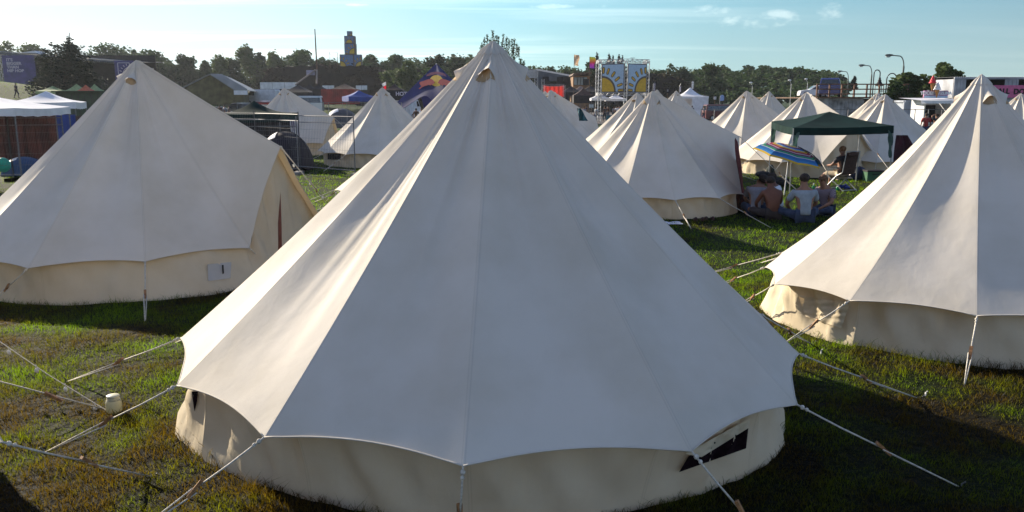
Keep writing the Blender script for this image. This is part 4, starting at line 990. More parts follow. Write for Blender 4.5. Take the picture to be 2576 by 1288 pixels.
cube(854.5, 889, 138.5, 169.5, 'cube', 0, 'l', .42); cube(889.5, 907, 138.8, 169.5, 'cube', 0, 'r', .42); cube(867, 892.5, 112.5, 138, 'cube', 0, 'r', .5); cube(867.4, 891.5, 94.5, 112, 'cube', 0, 'm', .42); cube(874.5, 886, 83.5, 94, 'cube', 0, 'r', .3)

# tent peak of the star marquee with the emblem
Y = 82; pk = at(1097.5, 159.4, Y); t = thing('star_tent', 'blue star shaped event tent with red bulls and yellow sun emblem', 'event tent', (pk.x, Y, 0)); H_ = pk.z
arms = [Vector((-6.3, -.5, 0)), Vector((2.6, -6.0, 0)), Vector((6.0, 1.6, 0)), Vector((-1.2, 6.2, 0))]
m_rb = mat('navy_fabric', (.014, .018, .12), .65, .12, 1, trans=.12)
M = MB()
def panel(A_, B_, u, v):      # v 0 at the peak, 1 at the lower edge, u across
    e = A_*(1-u)+B_*u; arch = 3.1*math.sin(math.pi*u)**1.15; L_ = Vector((0, 0, H_)).lerp(Vector((e.x, e.y, 0)), 1)
    low = Vector((e.x*.985, e.y*.985, 0)); vv = 1-arch/H_*.92; f = v*vv; p = Vector((0, 0, H_))*(1-f)+low*f
    s = math.sin(math.pi*u)*math.sin(math.pi*min(1, v))*.25
    return p+Vector((-e.x, -e.y, 0)).normalized()*s*.6
for j in range(4): M.grid(lambda a, b_: panel(arms[j], arms[(j+1) % 4], a, b_), 22, 16)
M.build('tent_skin', m_rb, t, True)
M = MB(); M.tube([(0, 0, 0), (0, 0, H_)], .07, 8)
for a in arms: M.tube([a*.985, a*1.02+Vector((0, 0, .1))], .05, 6)
M.build('centre_pole', m_truss, t)
M = MB()
for j in range(4): M.tube([panel(arms[j], arms[(j+1) % 4], q/20, 1.0) for q in range(21)], .022, 5)
M.build('edge_piping', m_pur, t)
# emblem on the panel facing the camera; coordinates from the photo, dropped onto the panel
A_, B_ = arms[0], arms[1]
n_ = (A_-Vector((0, 0, H_))).cross(B_-Vector((0, 0, H_))).normalized(); n_ = n_ if n_.y < 0 else -n_
def onp(px, py, off):
    r = ray(px, py); o_ = Vector((-pk.x, -Y, CAMH)); d0 = Vector((0, 0, H_)); s = (d0+n_*off-o_).dot(n_)/r.dot(n_); return o_+r*s
def emb(name, pts, m, off, parent=t):
    M = MB(); M.poly([onp(*Z3(x, y), off) for x, y in pts]); return M.build(name, m, parent)
m_rred = mat('emblem_red', (.32, .008, .015), .6, .06)
emb('emblem_sun', [(1060+82*math.cos(a*math.pi/14), 693-70*math.sin(a*math.pi/14)) for a in range(28)], m_yel, .05)
bull = [(1030, 700), (1022, 684), (1000, 672), (970, 672), (940, 680), (905, 694), (870, 704), (852, 712), (846, 726), (858, 738), (852, 752), (868, 748), (872, 764), (838, 792), (850, 800), (884, 774), (915, 760), (948, 752), (962, 742), (985, 756), (994, 742), (1012, 752), (1016, 734), (1034, 726), (1042, 714)]
emb('emblem_bull', bull, m_rred, .07); emb('emblem_bull', [(2120-x, y) for x, y in bull][::-1], m_rred, .07)
emb('emblem_band', [(930, 640), (950, 612), (985, 590), (1060, 578), (1135, 590), (1172, 612), (1192, 645), (1160, 632), (1120, 622), (1060, 612), (1000, 622), (960, 634)][::-1], mat('faded_red_band', (.13, .012, .07), .7), .05)

# polish flag on its pole, hot food stall
Y = 52; x = xat(973, Y); t = thing('flag', 'small white and red flag fluttering above the tent peak', 'flag', (x, Y, 0)); M = MB(); M.tube([(0, 0, 0), (0, 0, zat(203, Y))], .018, 6); M.build('flag_pole', m_wood, t)
for (v0, v1, m, nm) in ((0, .5, m_white, 'white_half'), (.5, 1, mat('flag_red', (.62, .02, .04), .6, .05, trans=.3), 'red_half')):
    M = MB(); z1_ = zat(203, Y)
    M.grid(lambda a, b_: Vector((-.30*a+.14*(v0+(v1-v0)*b_)*a+.0, .05*math.sin(a*7), z1_-.04-.44*(v0+(v1-v0)*b_)-.16*a*(1-b_*.3))), 8, 4); M.build(nm, m, t, True)
can_px('food_stall', 'brown and black food stall canopy left of the blue star tent', 993, 211, 226, 46, 100, m_brownf, m2=m_black, val=1.2, cat='stall')
text('HOT', .62, (xat(1010, 97), 97, zat(236.5, 97)), m_pale, None, name='stall_sign', ext=.02, bold=.02); o = bpy.data.objects['stall_sign']; tag(o, 'pale HOT lettering on the black food stall front', 'sign')
t = car('white_van', 'white van standing beside the blue star tent', gpos(1027, 104), R(80), 4.8, 1.9, 2.5, m_wpaint, P_VAN, W_VAN, 'van')

# centre stage right of the peak
Y = 135; x0 = xat(1318, Y); t = thing('festival_stage', 'grey roofed stage between the foreground peak and the brown building', 'stage', (x0, Y, tz(x0, Y))); g_ = t.location.z
X_ = lambda a: xat(Z4(a, 0)[0], Y)-x0; Zz = lambda b_: zat(Z4(0, b_)[1], Y)-g_
M = MB(); M.prism([(X_(312), 0, Zz(402)), (X_(760), 0, Zz(484)), (X_(700), 0, Zz(536)), (X_(330), 0, Zz(540))][::-1], (0, 8, .6)); M.build('stage_roof', m_grey, t)
M = MB(); M.box(((X_(170)+X_(312))/2, 0, (Zz(395)+Zz(500))/2), (X_(312)-X_(170), 3, Zz(395)-Zz(500))); M.build('roof_block', mat('dusty_white_panel', (.36, .37, .37), .7, .12), t)
M = MB(); truss(M, (X_(300), -1.6, 0), (X_(300), -1.6, Zz(398)), .5, 14, .05, .03); truss(M, (X_(385), -1., 0), (X_(385), -1., Zz(515)), .4, 10, .05, .03); M.build('truss_tower', m_truss, t)
M = MB(); M.box(((X_(330)+X_(740))/2, 5, Zz(540)/2), (X_(740)-X_(330), .4, Zz(540))); M.build('back_cloth', m_black, t)
for q in (340, 420, 600, 690):
    M = MB(); M.box((X_(q), 0, Zz(570)), (1.0, .8, 2.2)); M.box((X_(q), -.42, Zz(570)), (.7, .04, 1.8)); M.build('speaker_stack', m_black if q != 340 else mat('speaker_blue_grey', (.06, .08, .11), .6), t)
Y = 112; x0 = xat(Z4(525, 0)[0], Y); t = thing('red_stall', 'bright red fabric stall with truss below the grey roofed stage', 'stall', (x0, Y, 0)); w_ = 250*.2*Y/FPX; a, b_ = zat(Z4(0, 590)[1], Y), zat(Z4(0, 735)[1], Y)
M = MB(); M.grid(lambda u, v: Vector((-w_/2+w_*u, .05*math.sin(u*30), b_+(a-b_)*v-.15*math.sin(math.pi*u)*(v))), 30, 4); M.build('red_cloth', mat('bright_red_cloth', (.55, .035, .025), .6, .15, 1, trans=.35), t, True)
M = MB(); truss(M, (-w_/2, -.3, 0), (-w_/2, -.3, a), .25, 8); truss(M, (w_/2, -.3, 0), (w_/2, -.3, a), .25, 8); truss(M, (-w_/2, -.3, a), (w_/2, -.3, a), .25, 10); M.build('truss_frame', m_truss, t)
can_px('black_canopy', 'black canopy right of the red stall', 1288+.2*740, 96.6+.2*597, 96.6+.2*672, 52, 116, m_black, val=.5)
can_px('black_canopy', 'big dark canopy behind the brown peaked stall', 1288+.2*985, 96.6+.2*595, 96.6+.2*670, 60, 120, m_black, val=1.0)
can_px('tent_roof', 'pale brown canopy between the two black canopies', 1288+.2*860, 96.6+.2*595, 96.6+.2*668, 44, 124, mat('pale_brown_canopy', (.22, .15, .12), .8), val=.4)
can_px('food_stall', 'brown peaked stall canopy left of the billboard leg', 1288+.2*895, 96.6+.2*620, 96.6+.2*715, 50, 100, m_brownf, m2=m_black, val=.9, cat='stall')
can_px('white_canopy', 'low white canopy in front of the billboard leg', 1288+.2*1105, 96.6+.2*680, 96.6+.2*752, 46, 96, m_white, val=.25)
can_px('white_canopy', 'second low white canopy beneath the billboard', 1288+.2*1300, 96.6+.2*700, 96.6+.2*758, 50, 99, m_white, val=.25)
# brown building
Y = 128; x0 = xat(Z4(865, 0)[0], Y); t = thing('clubhouse', 'brown timber building with tall windows left of the billboard', 'building', (x0, Y, 0)); X_ = lambda a: xat(Z4(a, 0)[0], Y)-x0; Zz = lambda b_: zat(Z4(0, b_)[1], Y)
M = MB(); M.box(((X_(765)+X_(975))/2, 3, Zz(470)/2), (X_(975)-X_(765), 6, Zz(470))); M.build('wall', mat('ochre_plaster', (.24, .13, .06), .8, .25, 1), t)
M = MB(); M.prism([(X_(745), -1, Zz(470)), (X_(985), -1, Zz(452)), (X_(990), -1, Zz(422)), (X_(770), -1, Zz(438))], (0, 9, 0)); M.build('roof', m_wood, t)
for k in range(4):
    M = MB(); q = X_(775+k*36); M.box((q+.35, -.03, (Zz(590)+Zz(485))/2), (.75, .06, Zz(485)-Zz(590))); f_ = M.build('window', m_wood, t); M = MB(); M.box((q+.35, -.07, (Zz(590)+Zz(485))/2), (.62, .04, Zz(490)-Zz(585))); M.build('pane', mat('pale_glass', (.20, .24, .24), .15, .1, 1), f_)
M = MB(); M.box((X_(930), -.05, (Zz(590)+Zz(510))/2), (.9, .1, Zz(510)-Zz(590))); M.build('door', m_black, t)
# flags on poles
def flag(name, label, px, y0, y1, wpx, Y, ms, wave=.12):
    x = xat(px, Y); t = thing(name, label, 'flag', (x, Y, tz(x, Y))); g_ = t.location.z; M = MB(); M.tube([(0, 0, 0), (0, 0, zat(y0, Y)-g_)], .03, 6); M.build('flag_pole', m_wood, t)
    w_ = wpx/FPX*Y; h_ = zat(y0, Y)-zat(y1, Y); z1_ = zat(y0, Y)-g_
    M = MB(); M.grid(lambda a, b_: Vector((.03+w_*a*(1+.12*math.sin(b_*6)), wave*math.sin(a*4+b_*5), z1_-h_*b_-.04*h_*a)), 8, 16); M.build('cloth', ms, t, True)
    return t
pm_ = mat('patterned_cloth', (.60, .50, .36), .7, scale=7, c2=(.42, .22, .10), trans=.3)
flag('banner_flag', 'tall pale patterned flag left of the rainbow flag', 1480.5-37.5, 137.5, 164.8, 11, 105, pm_)
rb = bpy.data.materials.new('rainbow_cloth'); rb.use_nodes = True; nt_ = rb.node_tree; b_ = nt_.nodes['Principled BSDF']; b_.inputs['Roughness'].default_value = .7
tc_ = nt_.nodes.new('ShaderNodeTexCoord'); s_ = nt_.nodes.new('ShaderNodeSeparateXYZ'); nt_.links.new(tc_.outputs['Object'], s_.inputs[0]); r_ = nt_.nodes.new('ShaderNodeValToRGB'); mr_ = nt_.nodes.new('ShaderNodeMapRange')
Yr = 100; zt_ = zat(142.6, Yr); mr_.inputs[1].default_value = zt_-1.4; mr_.inputs[2].default_value = zt_; nt_.links.new(s_.outputs[2], mr_.inputs[0]); nt_.links.new(mr_.outputs[0], r_.inputs[0]); e = r_.color_ramp.elements
e[0].position = .0; e[0].color = (.22, .06, .50, 1); e[1].position = 1.; e[1].color = (.35, .60, .05, 1)
for p_, c_ in ((.28, (.65, .03, .45)), (.5, (.75, .06, .06)), (.68, (.85, .30, .02)), (.85, (.80, .60, .03))): q = e.new(p_); q.color = (*c_, 1)
nt_.links.new(r_.outputs[0], b_.inputs['Base Color'])
flag('rainbow_flag', 'rainbow coloured flag left of the billboard', 1481.5, 142.6, 171, 12.5, Yr, rb)

# billboard of trusses with two prints
Y = 92; x0 = xat(1505, Y); t = thing('billboard', 'truss billboard with two yellow quarter sun prints', 'billboard', (x0, Y, 0)); X_ = lambda a: xat(Z4(a, 0)[0], Y)-x0; Zz = lambda b_: zat(Z4(0, b_)[1], Y)
zt_, zb_ = Zz(282), Zz(700); M = MB(); xc = X_(1412); pl, pm2, pr = (X_(1110), .9, 0), (xc, -.9, 0), (X_(1715), .9, 0)
for q in (pl, pm2, pr, (X_(1110), 3.6, 0), (X_(1715), 3.6, 0)): truss(M, q, (q[0], q[1], zt_), .32, 18, .028, .016)
for z_ in (zt_, zb_):
    for a, b2 in ((pl, pm2), (pm2, pr), (pl, (X_(1110), 3.6, 0)), (pr, (X_(1715), 3.6, 0)), ((X_(1110), 3.6, 0), (X_(1715), 3.6, 0))): truss(M, (a[0], a[1], z_), (b2[0], b2[1], z_), .32, 9, .028, .016)
M.build('truss_frame', m_truss, t)
for (a, b2, cn) in ((pl, pm2, 'l'), (pm2, pr, 'r')):
    A_, B_ = Vector((a[0], a[1]-.2, 0)), Vector((b2[0], b2[1]-.2, 0)); d_ = (B_-A_).normalized(); w_ = (B_-A_).length; an = math.atan2(d_.y, d_.x)
    M = MB(); h_ = Zz(318)-Zz(680); c_ = (A_+B_)/2; M.box((c_.x, c_.y+.10, Zz(680)+h_/2), (w_-.42, .06, h_), rot=an); pn = M.build('print_panel', m_white, t)
    sunface(Matrix.Translation(A_+d_*.21+Vector((0, .03, Zz(680)))) @ Matrix.Rotation(an, 4, 'Z'), w_-.42, h_, pn, cn, .50, 6, .035)
M = MB(); M.tube([(X_(1520), 1, zt_), (X_(1520), 1, zt_+.35)], .02, 5); M.box((X_(1520), 1, zt_+.35), (.5, .1, .05)); M.build('antenna', steel, t)

# market gazebo, vans and sails on the right of the billboard
Y = 112; t = can_px('market_gazebo', 'large white peaked market gazebo right of the billboard', 1735, 219.8, 242, 76, Y, m_white, val=.3, sag=.35, legs=False)
M = MB(); w_ = 76*Y/FPX; h_ = zat(248, Y)
for (sx_, sy) in ((0, 1), (1, 0)):
    M.box(((w_/2-.03) if sx_ else 0, 0 if sx_ else (w_/2-.03), h_/2), (.05 if sx_ else w_-.1, w_-.1 if sx_ else .05, h_))
M.box((w_*.22, -w_/2+.03, h_/2), (w_*.5, .05, h_)); M.build('side_wall', m_white, t)
car('dark_red_van', 'dark red van right of the white market gazebo', gpos(1816, 100), R(4), 4.3, 1.8, 1.95, m_dred, P_BUS, W_BUS, 'van')
car('white_van', 'white car on the railing platform left of the blue minibus', (xat(2050, 82), 82, 2.72), R(170), 3.2, 1.6, 1.15, m_wpaint, P_HAT, W_HAT, 'car')
car('blue_minibus', 'dark blue minibus on the railing platform', (xat(2097, 73), 74, 2.72), R(68), 3.6, 1.72, 1.62, mat('blue_paint', (.02, .03, .14), .25, .08, 1, spec=.7), P_BUS, W_BUS, 'minibus')
def sail(label, px, y0, y1, wpx, Y, m, s=None, group=None):
    x = xat(px, Y); t = thing('sail_banner', label, 'banner', (x, Y, tz(x, Y)), 0, group); g_ = t.location.z; z1_, z0_ = zat(y0, Y)-g_, zat(y1, Y)-g_; w_ = wpx/FPX*Y; h_ = z1_-z0_
    M = MB(); M.tube([(0, 0, 0), (0, 0, z0_), (.02, 0, z0_+h_*.8), (w_*.5, 0, z1_)], .025, 5); M.build('pole', m_truss, t)
    M = MB(); M.prism([(0, 0, z0_), (w_, 0, z0_+.05), (w_*1.02, 0, z0_+h_*.75), (w_*.85, 0, z0_+h_*.93), (w_*.5, 0, z1_), (w_*.1, 0, z0_+h_*.9)], (0, .03, 0)); c_ = M.build('sail', m, t)
    if s: text(s, w_*.72, (w_*.5, -.03, z0_+h_*.47), m_pale, c_, ry=-math.pi/2, sx=1, rx=math.pi/2, bold=.012)
sail('black vertical banner with pale letters right of the billboard', 1642, 206, 235, 7, 100, m_black, 'G-SHOCK')
sail('thin black banner beside the white gazebo', 1708, 211, 236, 5, 112, m_black, 'SHOCK')
sail('pale oval sail banner behind the white gazebo', 1738, 204, 224, 6, 118, m_wpaint)
sail('blue and white sail banner behind the dark red van', 1811, 238.5, 254, 10, 112, mat('blue_white_sail', (.25, .36, .60), .6))
for (px, y0, y1, wp_, Y, lab) in ((1679, 222, 234, 6, 104, 'small black board with white marks above the tent peaks'), (1798.5, 243, 250, 6, 104, 'tiny white board on a post by the dark red van'), (1488, 262.5, 271, 10, 84, 'white paper notice on a post in front of the billboard leg')):
    x = xat(px, Y); t = thing('notice_board', lab, 'sign', (x, Y, 0)); M = MB(); w_ = wp_/FPX*Y; M.tube([(0, .05, 0), (0, .05, zat(y0, Y))], .025, 5); M.build('post', m_wood, t); M = MB(); M.box((0, 0, (zat(y0, Y)+zat(y1, Y))/2), (w_, .04, zat(y0, Y)-zat(y1, Y))); b2 = M.build('board', m_black if px == 1679 else m_wpaint, t)
    M = MB()
    for j in range(3): M.box((0, -.03, (zat(y0, Y)+zat(y1, Y))/2+(j-1)*w_*.28), (w_*.6, .01, w_*.09))
    M.build('printed_lines', m_wpaint if px == 1679 else m_black, b2)
Y = 116; x = xat(1755, Y); t = thing('goal_frame', 'thin dark scaffold frame behind the white market gazebo', 'frame', (x, Y, 0)); M = MB(); h_ = zat(210, Y); w_ = 34/FPX*Y
M.tube([(-w_/2, 0, 0), (-w_/2, 0, h_), (w_/2, 0, h_), (w_/2, 0, 0)], .06, 5)
for k in range(6): M.tube([(-w_/2+w_*k/6, 0, .2), (-w_/2+w_*k/6, 0, h_)], .02, 4)
M.build('scaffold', m_black, t)

# container platform with wooden railing
Y = 68; x0, x1 = xat(2045, Y), xat(2155, Y); ribbed_box('white_container', 'white corrugated container under the railing platform', ((x0+x1)/2, Y, 0), x1-x0, 2.5, 2.6, mat('stained_white_steel', (.30, .31, .32), .6, .35, 1.2))
x2 = xat(2262, Y); ribbed_box('dark_container', 'dark container right of the white corrugated one', ((x1+x2)/2+.02, Y+.3, 0), x2-x1-.05, 2.5, 2.58, mat('dark_brown_steel', (.030, .018, .016), .7, .2, 1))
xs_ = xat(2038, Y); t = thing('railing_platform', 'wooden railed platform on top of the containers', 'platform', ((xs_+x2)/2, Y, 2.6)); w_ = x2-xs_
M = MB(); M.box((0, 7.4, .06), (w_, 18, .11)); M.build('deck', m_wood, t)
zr_ = zat(211.5, Y)-2.6; n = 22; M = MB()
for k in range(n+1):
    x = -w_/2+w_*k/n
    if k % 3 == 0: M.box((x, -1.4, zr_/2), (.11, .11, zr_))
    elif k > 11: M.box((x, -1.4, zr_*.5), (.03, .03, zr_*.9))
for z_ in (zr_, zr_*.66, zr_*.33): M.box((0, -1.46, z_-.04), (w_, .05, .09))
M.build('railing', mat('red_brown_wood', (.13, .055, .028), .7, .3, 3), t)
M = MB()
for k in range(14): M.tube([(w_*.18+w_*.32*k/13, -1.4, 0), (w_*.18+w_*.32*k/13, -1.4, zr_)], .03, 4)
for z_ in (.15, zr_*.5, zr_-.02): M.box((w_*.34, -1.42, z_), (w_*.32, .05, .06))
M.build('metal_railing', m_black, t)
# white container behind the kiosk, stacked bar containers at the right edge
x0, x1 = xat(2257, 60), xat(2420, 60); ribbed_box('white_container', 'long white container behind the ice cream kiosk', ((x0+x1)/2, 60, 0), x1-x0, 2.4, 2.45, mat('bluish_white_paint', (.30, .33, .38), .6, .25, .8))
Y = 58; x0, x1 = xat(2398, Y, 222), xat(2700, Y, 222); t = thing('container_bar', 'raised container bar with pink sign at the right edge', 'bar', ((x0+x1)/2, Y, 0)); W_ = x1-x0; z1_ = zat(193.5, Y); za = zat(251, Y); X_ = lambda a: xat(Z6(a, 0)[0], Y, 222)-(x0+x1)/2; Zz = lambda b_: zat(Z6(0, b_)[1], Y)
m_dust = mat('dusty_white_steel', (.36, .37, .40), .6, .25, .7)
M = MB(); M.box((0, 2.4, (z1_+za)/2), (W_, .1, z1_-za)); M.box((-W_/2+.05, 1.2, (z1_+za)/2), (.1, 2.3, z1_-za)); M.box((0, 1.2, z1_-.08), (W_, 2.5, .14)); M.box((0, 1.2, za+.05), (W_, 2.5, .12)); M.build('shell', m_dust, t)
M = MB()
for k in range(60): M.box((-W_/2+.1+k*W_/60, -.02, z1_-.03), (.06, .05, .07))
M.build('roof_ribs', m_wpaint, t)
M = MB(); M.box((0, 2.2, (z1_+za)/2), (W_-.3, .1, z1_-za-.3)); M.build('dark_inside', m_black, t)
for a, b_ in ((1690, 1838), (2326, 2498)):
    M = MB(); u, v = X_(a), X_(b_); n = 7
    for k in range(n): M.box((u+(v-u)*(k+.5)/n, .0+.03*(k % 2), (z1_+za)/2-.05), ((v-u)/n*.98, .05, z1_-za-.2))
    M.build('door_leaf', m_dust, t)
M = MB(); u, v = X_(1990), X_(2900); M.box(((u+v)/2, -.35, (Zz(590)+Zz(745))/2), (v-u, .08, Zz(590)-Zz(745))); sg = M.build('pink_board', m_pink, t)
text('ALL', .50, (X_(2355), -.41, Zz(668)), m_black, sg, align='RIGHT', bold=.02); text('DONUTS', .50, (X_(2405), -.41, Zz(672)), m_black, sg, align='LEFT', bold=.02)
M = MB(); M.box((0, .2, za/2), (W_, 2., za-.02)); M.build('lower_container', m_dust, t)
# ice cream kiosk
Y = 53; x0 = xat(Z6(1475, 0)[0], Y); t = thing('ice_cream_kiosk', 'ice cream kiosk with pink sign and cone figures on its roof', 'kiosk', (x0, Y, 0)); X_ = lambda a: xat(Z6(a, 0)[0], Y)-x0; Zz = lambda b_: zat(Z6(0, b_)[1], Y)
M = MB(); a, b_ = X_(1340), X_(1660); M.box(((a+b_)/2, 1.8, Zz(775)/2), (b_-a, .1, Zz(775))); M.box((a, .9, Zz(775)/2), (.08, 1.75, Zz(775))); M.box((b_, .9, Zz(775)/2), (.08, 1.75, Zz(775))); M.box(((a+b_)/2, 0, .5), (b_-a, .08, 1.0)); M.box(((a+b_)/2, -.12, 1.03), (b_-a+.1, .4, .05)); M.build('body', m_wpaint, t)
M = MB(); M.box(((a+b_)/2, 1.7, 1.6), (b_-a-.2, .05, 1.1)); M.build('dark_interior', m_black, t)
M = MB(); u, v = X_(1165), X_(1722); z_ = Zz(768)
M.grid(lambda p_, q: Vector((u+(v-u)*p_, 1.9-3.1*q, z_+.10-.16*q)), 10, 6); M.build('awning', m_white, t, True)
M = MB(); M.grid(lambda p_, q: Vector((u+(v-u)*p_, -1.21, z_-.06-(.16+.05*abs(math.sin(p_*45)))*q)), 90, 1); M.build('awning_fringe', m_white, t)
M = MB(); u, v = X_(1325), X_(1630); M.box(((u+v)/2, .2, (Zz(655)+Zz(750))/2), (v-u, .08, Zz(655)-Zz(750))); sg = M.build('sign_board', mat('faded_pink_sign', (.46, .22, .34), .6, .25, 3), t)
text('TOČENÁ', .27, (X_(1390), .14, Zz(690)), m_white, sg, bold=.015); text('ZMRZLINA', .25, (X_(1553), .14, Zz(690)), m_white, sg, bold=.015)
M = MB(); M.box(((u+v)/2, .14, Zz(735)), ((v-u)*.96, .02, .14)); M.build('lower_stripe', m_lb, sg)
def cone(cx, zb0, s, mcol, nm):
    M = MB(); M.lathe([(.02, 0), (s*.17, s*.62), (s*.20, s*.62), (s*.20, s*.68)], (cx, -.05, zb0), 14); M.build('wafer_cone', mat('wafer', (.42, .20, .06), .7, .2, 20), t, True)
    M = MB(); pr_ = []
    for k in range(26):
        q = k/25; pr_.append((s*(.27*(1-q)**.75+.012)*(1+.10*math.sin(q*22)), s*.62+s*.62*q))
    M.lathe(pr_, (cx, -.05, zb0), 16); M.build(nm, mcol, t, True)
cone(X_(1402), Zz(662), .78, mat('ice_red', (.55, .03, .04), .35), 'red_ice_swirl'); cone(X_(1468), Zz(748), .80, m_white, 'white_ice_swirl')

# lamps
def lamp(label, head, bend, base_y, Y):
    hx, hy = head; bx, by = bend; x = xat(bx-1.5, Y, (by+250)/2); t = thing('street_lamp', label, 'street lamp', (x, Y, 0), 0, 'tall street lamps on the right'); M = MB()
    zt_ = zat(by, Y); zh = zat(hy, Y); dx_ = (hx-bx)/FPX*Y
    arc = [(0, 0, 0), (0, 0, zt_-.6)]+[(dx_*.35*(1-math.cos(a)), 0, zt_-.6+(zh-zt_+.55)*math.sin(a)) for a in [j*math.pi/16 for j in range(1, 9)]]+[(dx_*.9, 0, zh+.02)]
    M.tube(arc, [.085]*2+[.05]*(len(arc)-2), 7); M.build('pole', mat('grey_green_paint', (.07, .085, .075), .5, .2, 3), t, True)
    M = MB(); M.ell((dx_*1.02, 0, zh+.03), (.42, .16, .10), 10, 6); M.build('lamp_head', m_black, t, True); M = MB(); M.ell((dx_*1.08, 0, zh-.07), (.24, .13, .12), 10, 6); M.build('lamp_glass', mat('lamp_glass', (.5, .5, .46), .2), t, True)
lamp('tallest street lamp on the right, left of the light green tree', (2235, 139.5), (2272, 152), None, 78)
lamp('middle street lamp, just left of the black arched lamps', (2167, 164.5), (2192.5, 177), None, 98)
lamp('smallest and farthest street lamp, above the blue minibus', (2112.5, 179.5), (2134, 190), None, 125)
def arch(label, px, ytop, lx, ly, Y):
    x = xat(px, Y, 215); t = thing('arched_lamp', label, 'street lamp', (x, Y, 0), 0, 'black arched lamps'); k = Y/FPX; r = (lx-px)*k/2; zt_ = zat(ytop, Y); M = MB()
    M.tube([(0, 0, 0), (0, 0, zt_-r*1.2)]+[(r-r*math.cos(a), 0, zt_-r*1.2+r*1.2*math.sin(a)) for a in [j*math.pi/14 for j in range(1, 15)]]+[(2*r, 0, zat(ly, Y))], .045, 7); M.build('pole', m_black, t, True)
    M = MB(); z_ = zat(ly, Y); M.lathe([(.02, .1), (.09, .05), (.10, -.12), (.16, -.16), (.13, -.25), (.26, -.48), (.34, -.62), (.30, -.64), (.01, -.60)], (2*r, 0, z_), 12); M.build('lamp_shade', m_black, t, True)
    M = MB(); M.ell((2*r, 0, z_-.66), (.13, .13, .09), 8, 5); M.build('bulb', mat('lamp_glass', (.5, .5, .46), .2), t, True)
arch('left black arched lamp with bell shade', 2196.5, 176, 2211.5, 197, 72); arch('right black arched lamp with bell shade', 2229.5, 184.5, 2254, 203, 70)
# string lights poles
for px, y, Y in ((1891, 217, 150), (1988, 211, 140), (2029, 208, 145)):
    x = xat(px, Y); t = thing('light_post', f'thin post with small lamp in front of the wooded hill, {"left" if px < 1900 else "middle" if px < 2000 else "right"} one of three', 'post', (x, Y, 0)); M = MB(); M.tube([(0, 0, 0), (0, 0, zat(y, Y))], .05, 5); M.build('pole', m_truss, t); M = MB(); M.ell((-.3, 0, zat(y-9, Y)), (.28, .2, .16), 8, 5); M.tube([(0, 0, zat(y, Y)), (-.3, 0, zat(y-9, Y))], .03, 4); M.build('lamp_head', m_wpaint, t, True)
# ---------------------------------------------------------------- people
def skin(name, pts, rad, edges, m, parent, sub=1):
    me = bpy.data.meshes.new(name); me.from_pydata([tuple(p) for p in pts], edges, []); o = bpy.data.objects.new(name, me); col.objects.link(o)
    md = o.modifiers.new('s', 'SKIN'); md.use_smooth_shade = True
    sv = me.skin_vertices[0].data
    for k, r in enumerate(rad): sv[k].radius = (r, r) if not isinstance(r, tuple) else r; sv[k].use_root = (k == 0)
    ss = o.modifiers.new('u', 'SUBSURF'); ss.levels = sub; ss.render_levels = sub
    dg = bpy.context.evaluated_depsgraph_get(); m2 = bpy.data.meshes.new_from_object(o.evaluated_get(dg)); o.modifiers.clear(); o.data = m2; bpy.data.meshes.remove(me); m2.name = name
    m2.materials.clear(); m2.materials.append(m); o.parent = parent; return o
STAND = dict(pel=(0, 0, .95), spi=(0, 0, 1.15), che=(0, .01, 1.35), nec=(0, .01, 1.5), hea=(0, .03, 1.60), top=(0, .02, 1.69),
             sl=(-.18, 0, 1.43), el=(-.25, .0, 1.15), wl=(-.25, .09, .91), sr=(.18, 0, 1.43), er=(.25, .0, 1.15), wr=(.25, .09, .91),
             hl=(-.09, 0, .90), kl=(-.11, .03, .50), al=(-.12, 0, .09), tl=(-.13, .14, .04), hr=(.09, 0, .90), kr=(.11, .03, .50), ar=(.12, 0, .09), tr=(.13, .14, .04))
SIT = dict(pel=(0, 0, .13), spi=(0, .02, .32), che=(0, .08, .52), nec=(0, .14, .67), hea=(0, .19, .77), top=(0, .20, .86),
           sl=(-.20, .08, .57), el=(-.29, .20, .34), wl=(-.16, .38, .22), sr=(.20, .08, .57), er=(.29, .20, .34), wr=(.16, .38, .22),
           hl=(-.10, .05, .13), kl=(-.38, .36, .20), al=(-.03, .46, .08), tl=(.10, .50, .05), hr=(.10, .05, .13), kr=(.38, .36, .20), ar=(.03, .40, .07), tr=(-.10, .40, .05))
CHAIR = dict(pel=(0, 0, .50), spi=(0, -.05, .70), che=(0, -.07, .90), nec=(0, -.03, 1.05), hea=(0, .02, 1.14), top=(0, .02, 1.23),
             sl=(-.18, -.06, .97), el=(-.26, .10, .76), wl=(-.14, .30, .74), sr=(.18, -.06, .97), er=(.26, .10, .76), wr=(.10, .32, .74),
             hl=(-.09, .04, .49), kl=(-.14, .46, .50), al=(-.12, .42, .09), tl=(-.12, .56, .04), hr=(.09, .04, .49), kr=(.13, .44, .50), ar=(.16, .52, .09), tr=(.17, .66, .04))
CH = [('pel', .125), ('spi', .115), ('che', .145), ('nec', .052), ('hea', .088), ('top', .07)]
RAD = dict(sl=.062, el=.042, wl=.028, sr=.062, er=.042, wr=.028, hl=.088, kl=.058, al=.038, tl=.03, hr=.088, kr=.058, ar=.038, tr=.03)
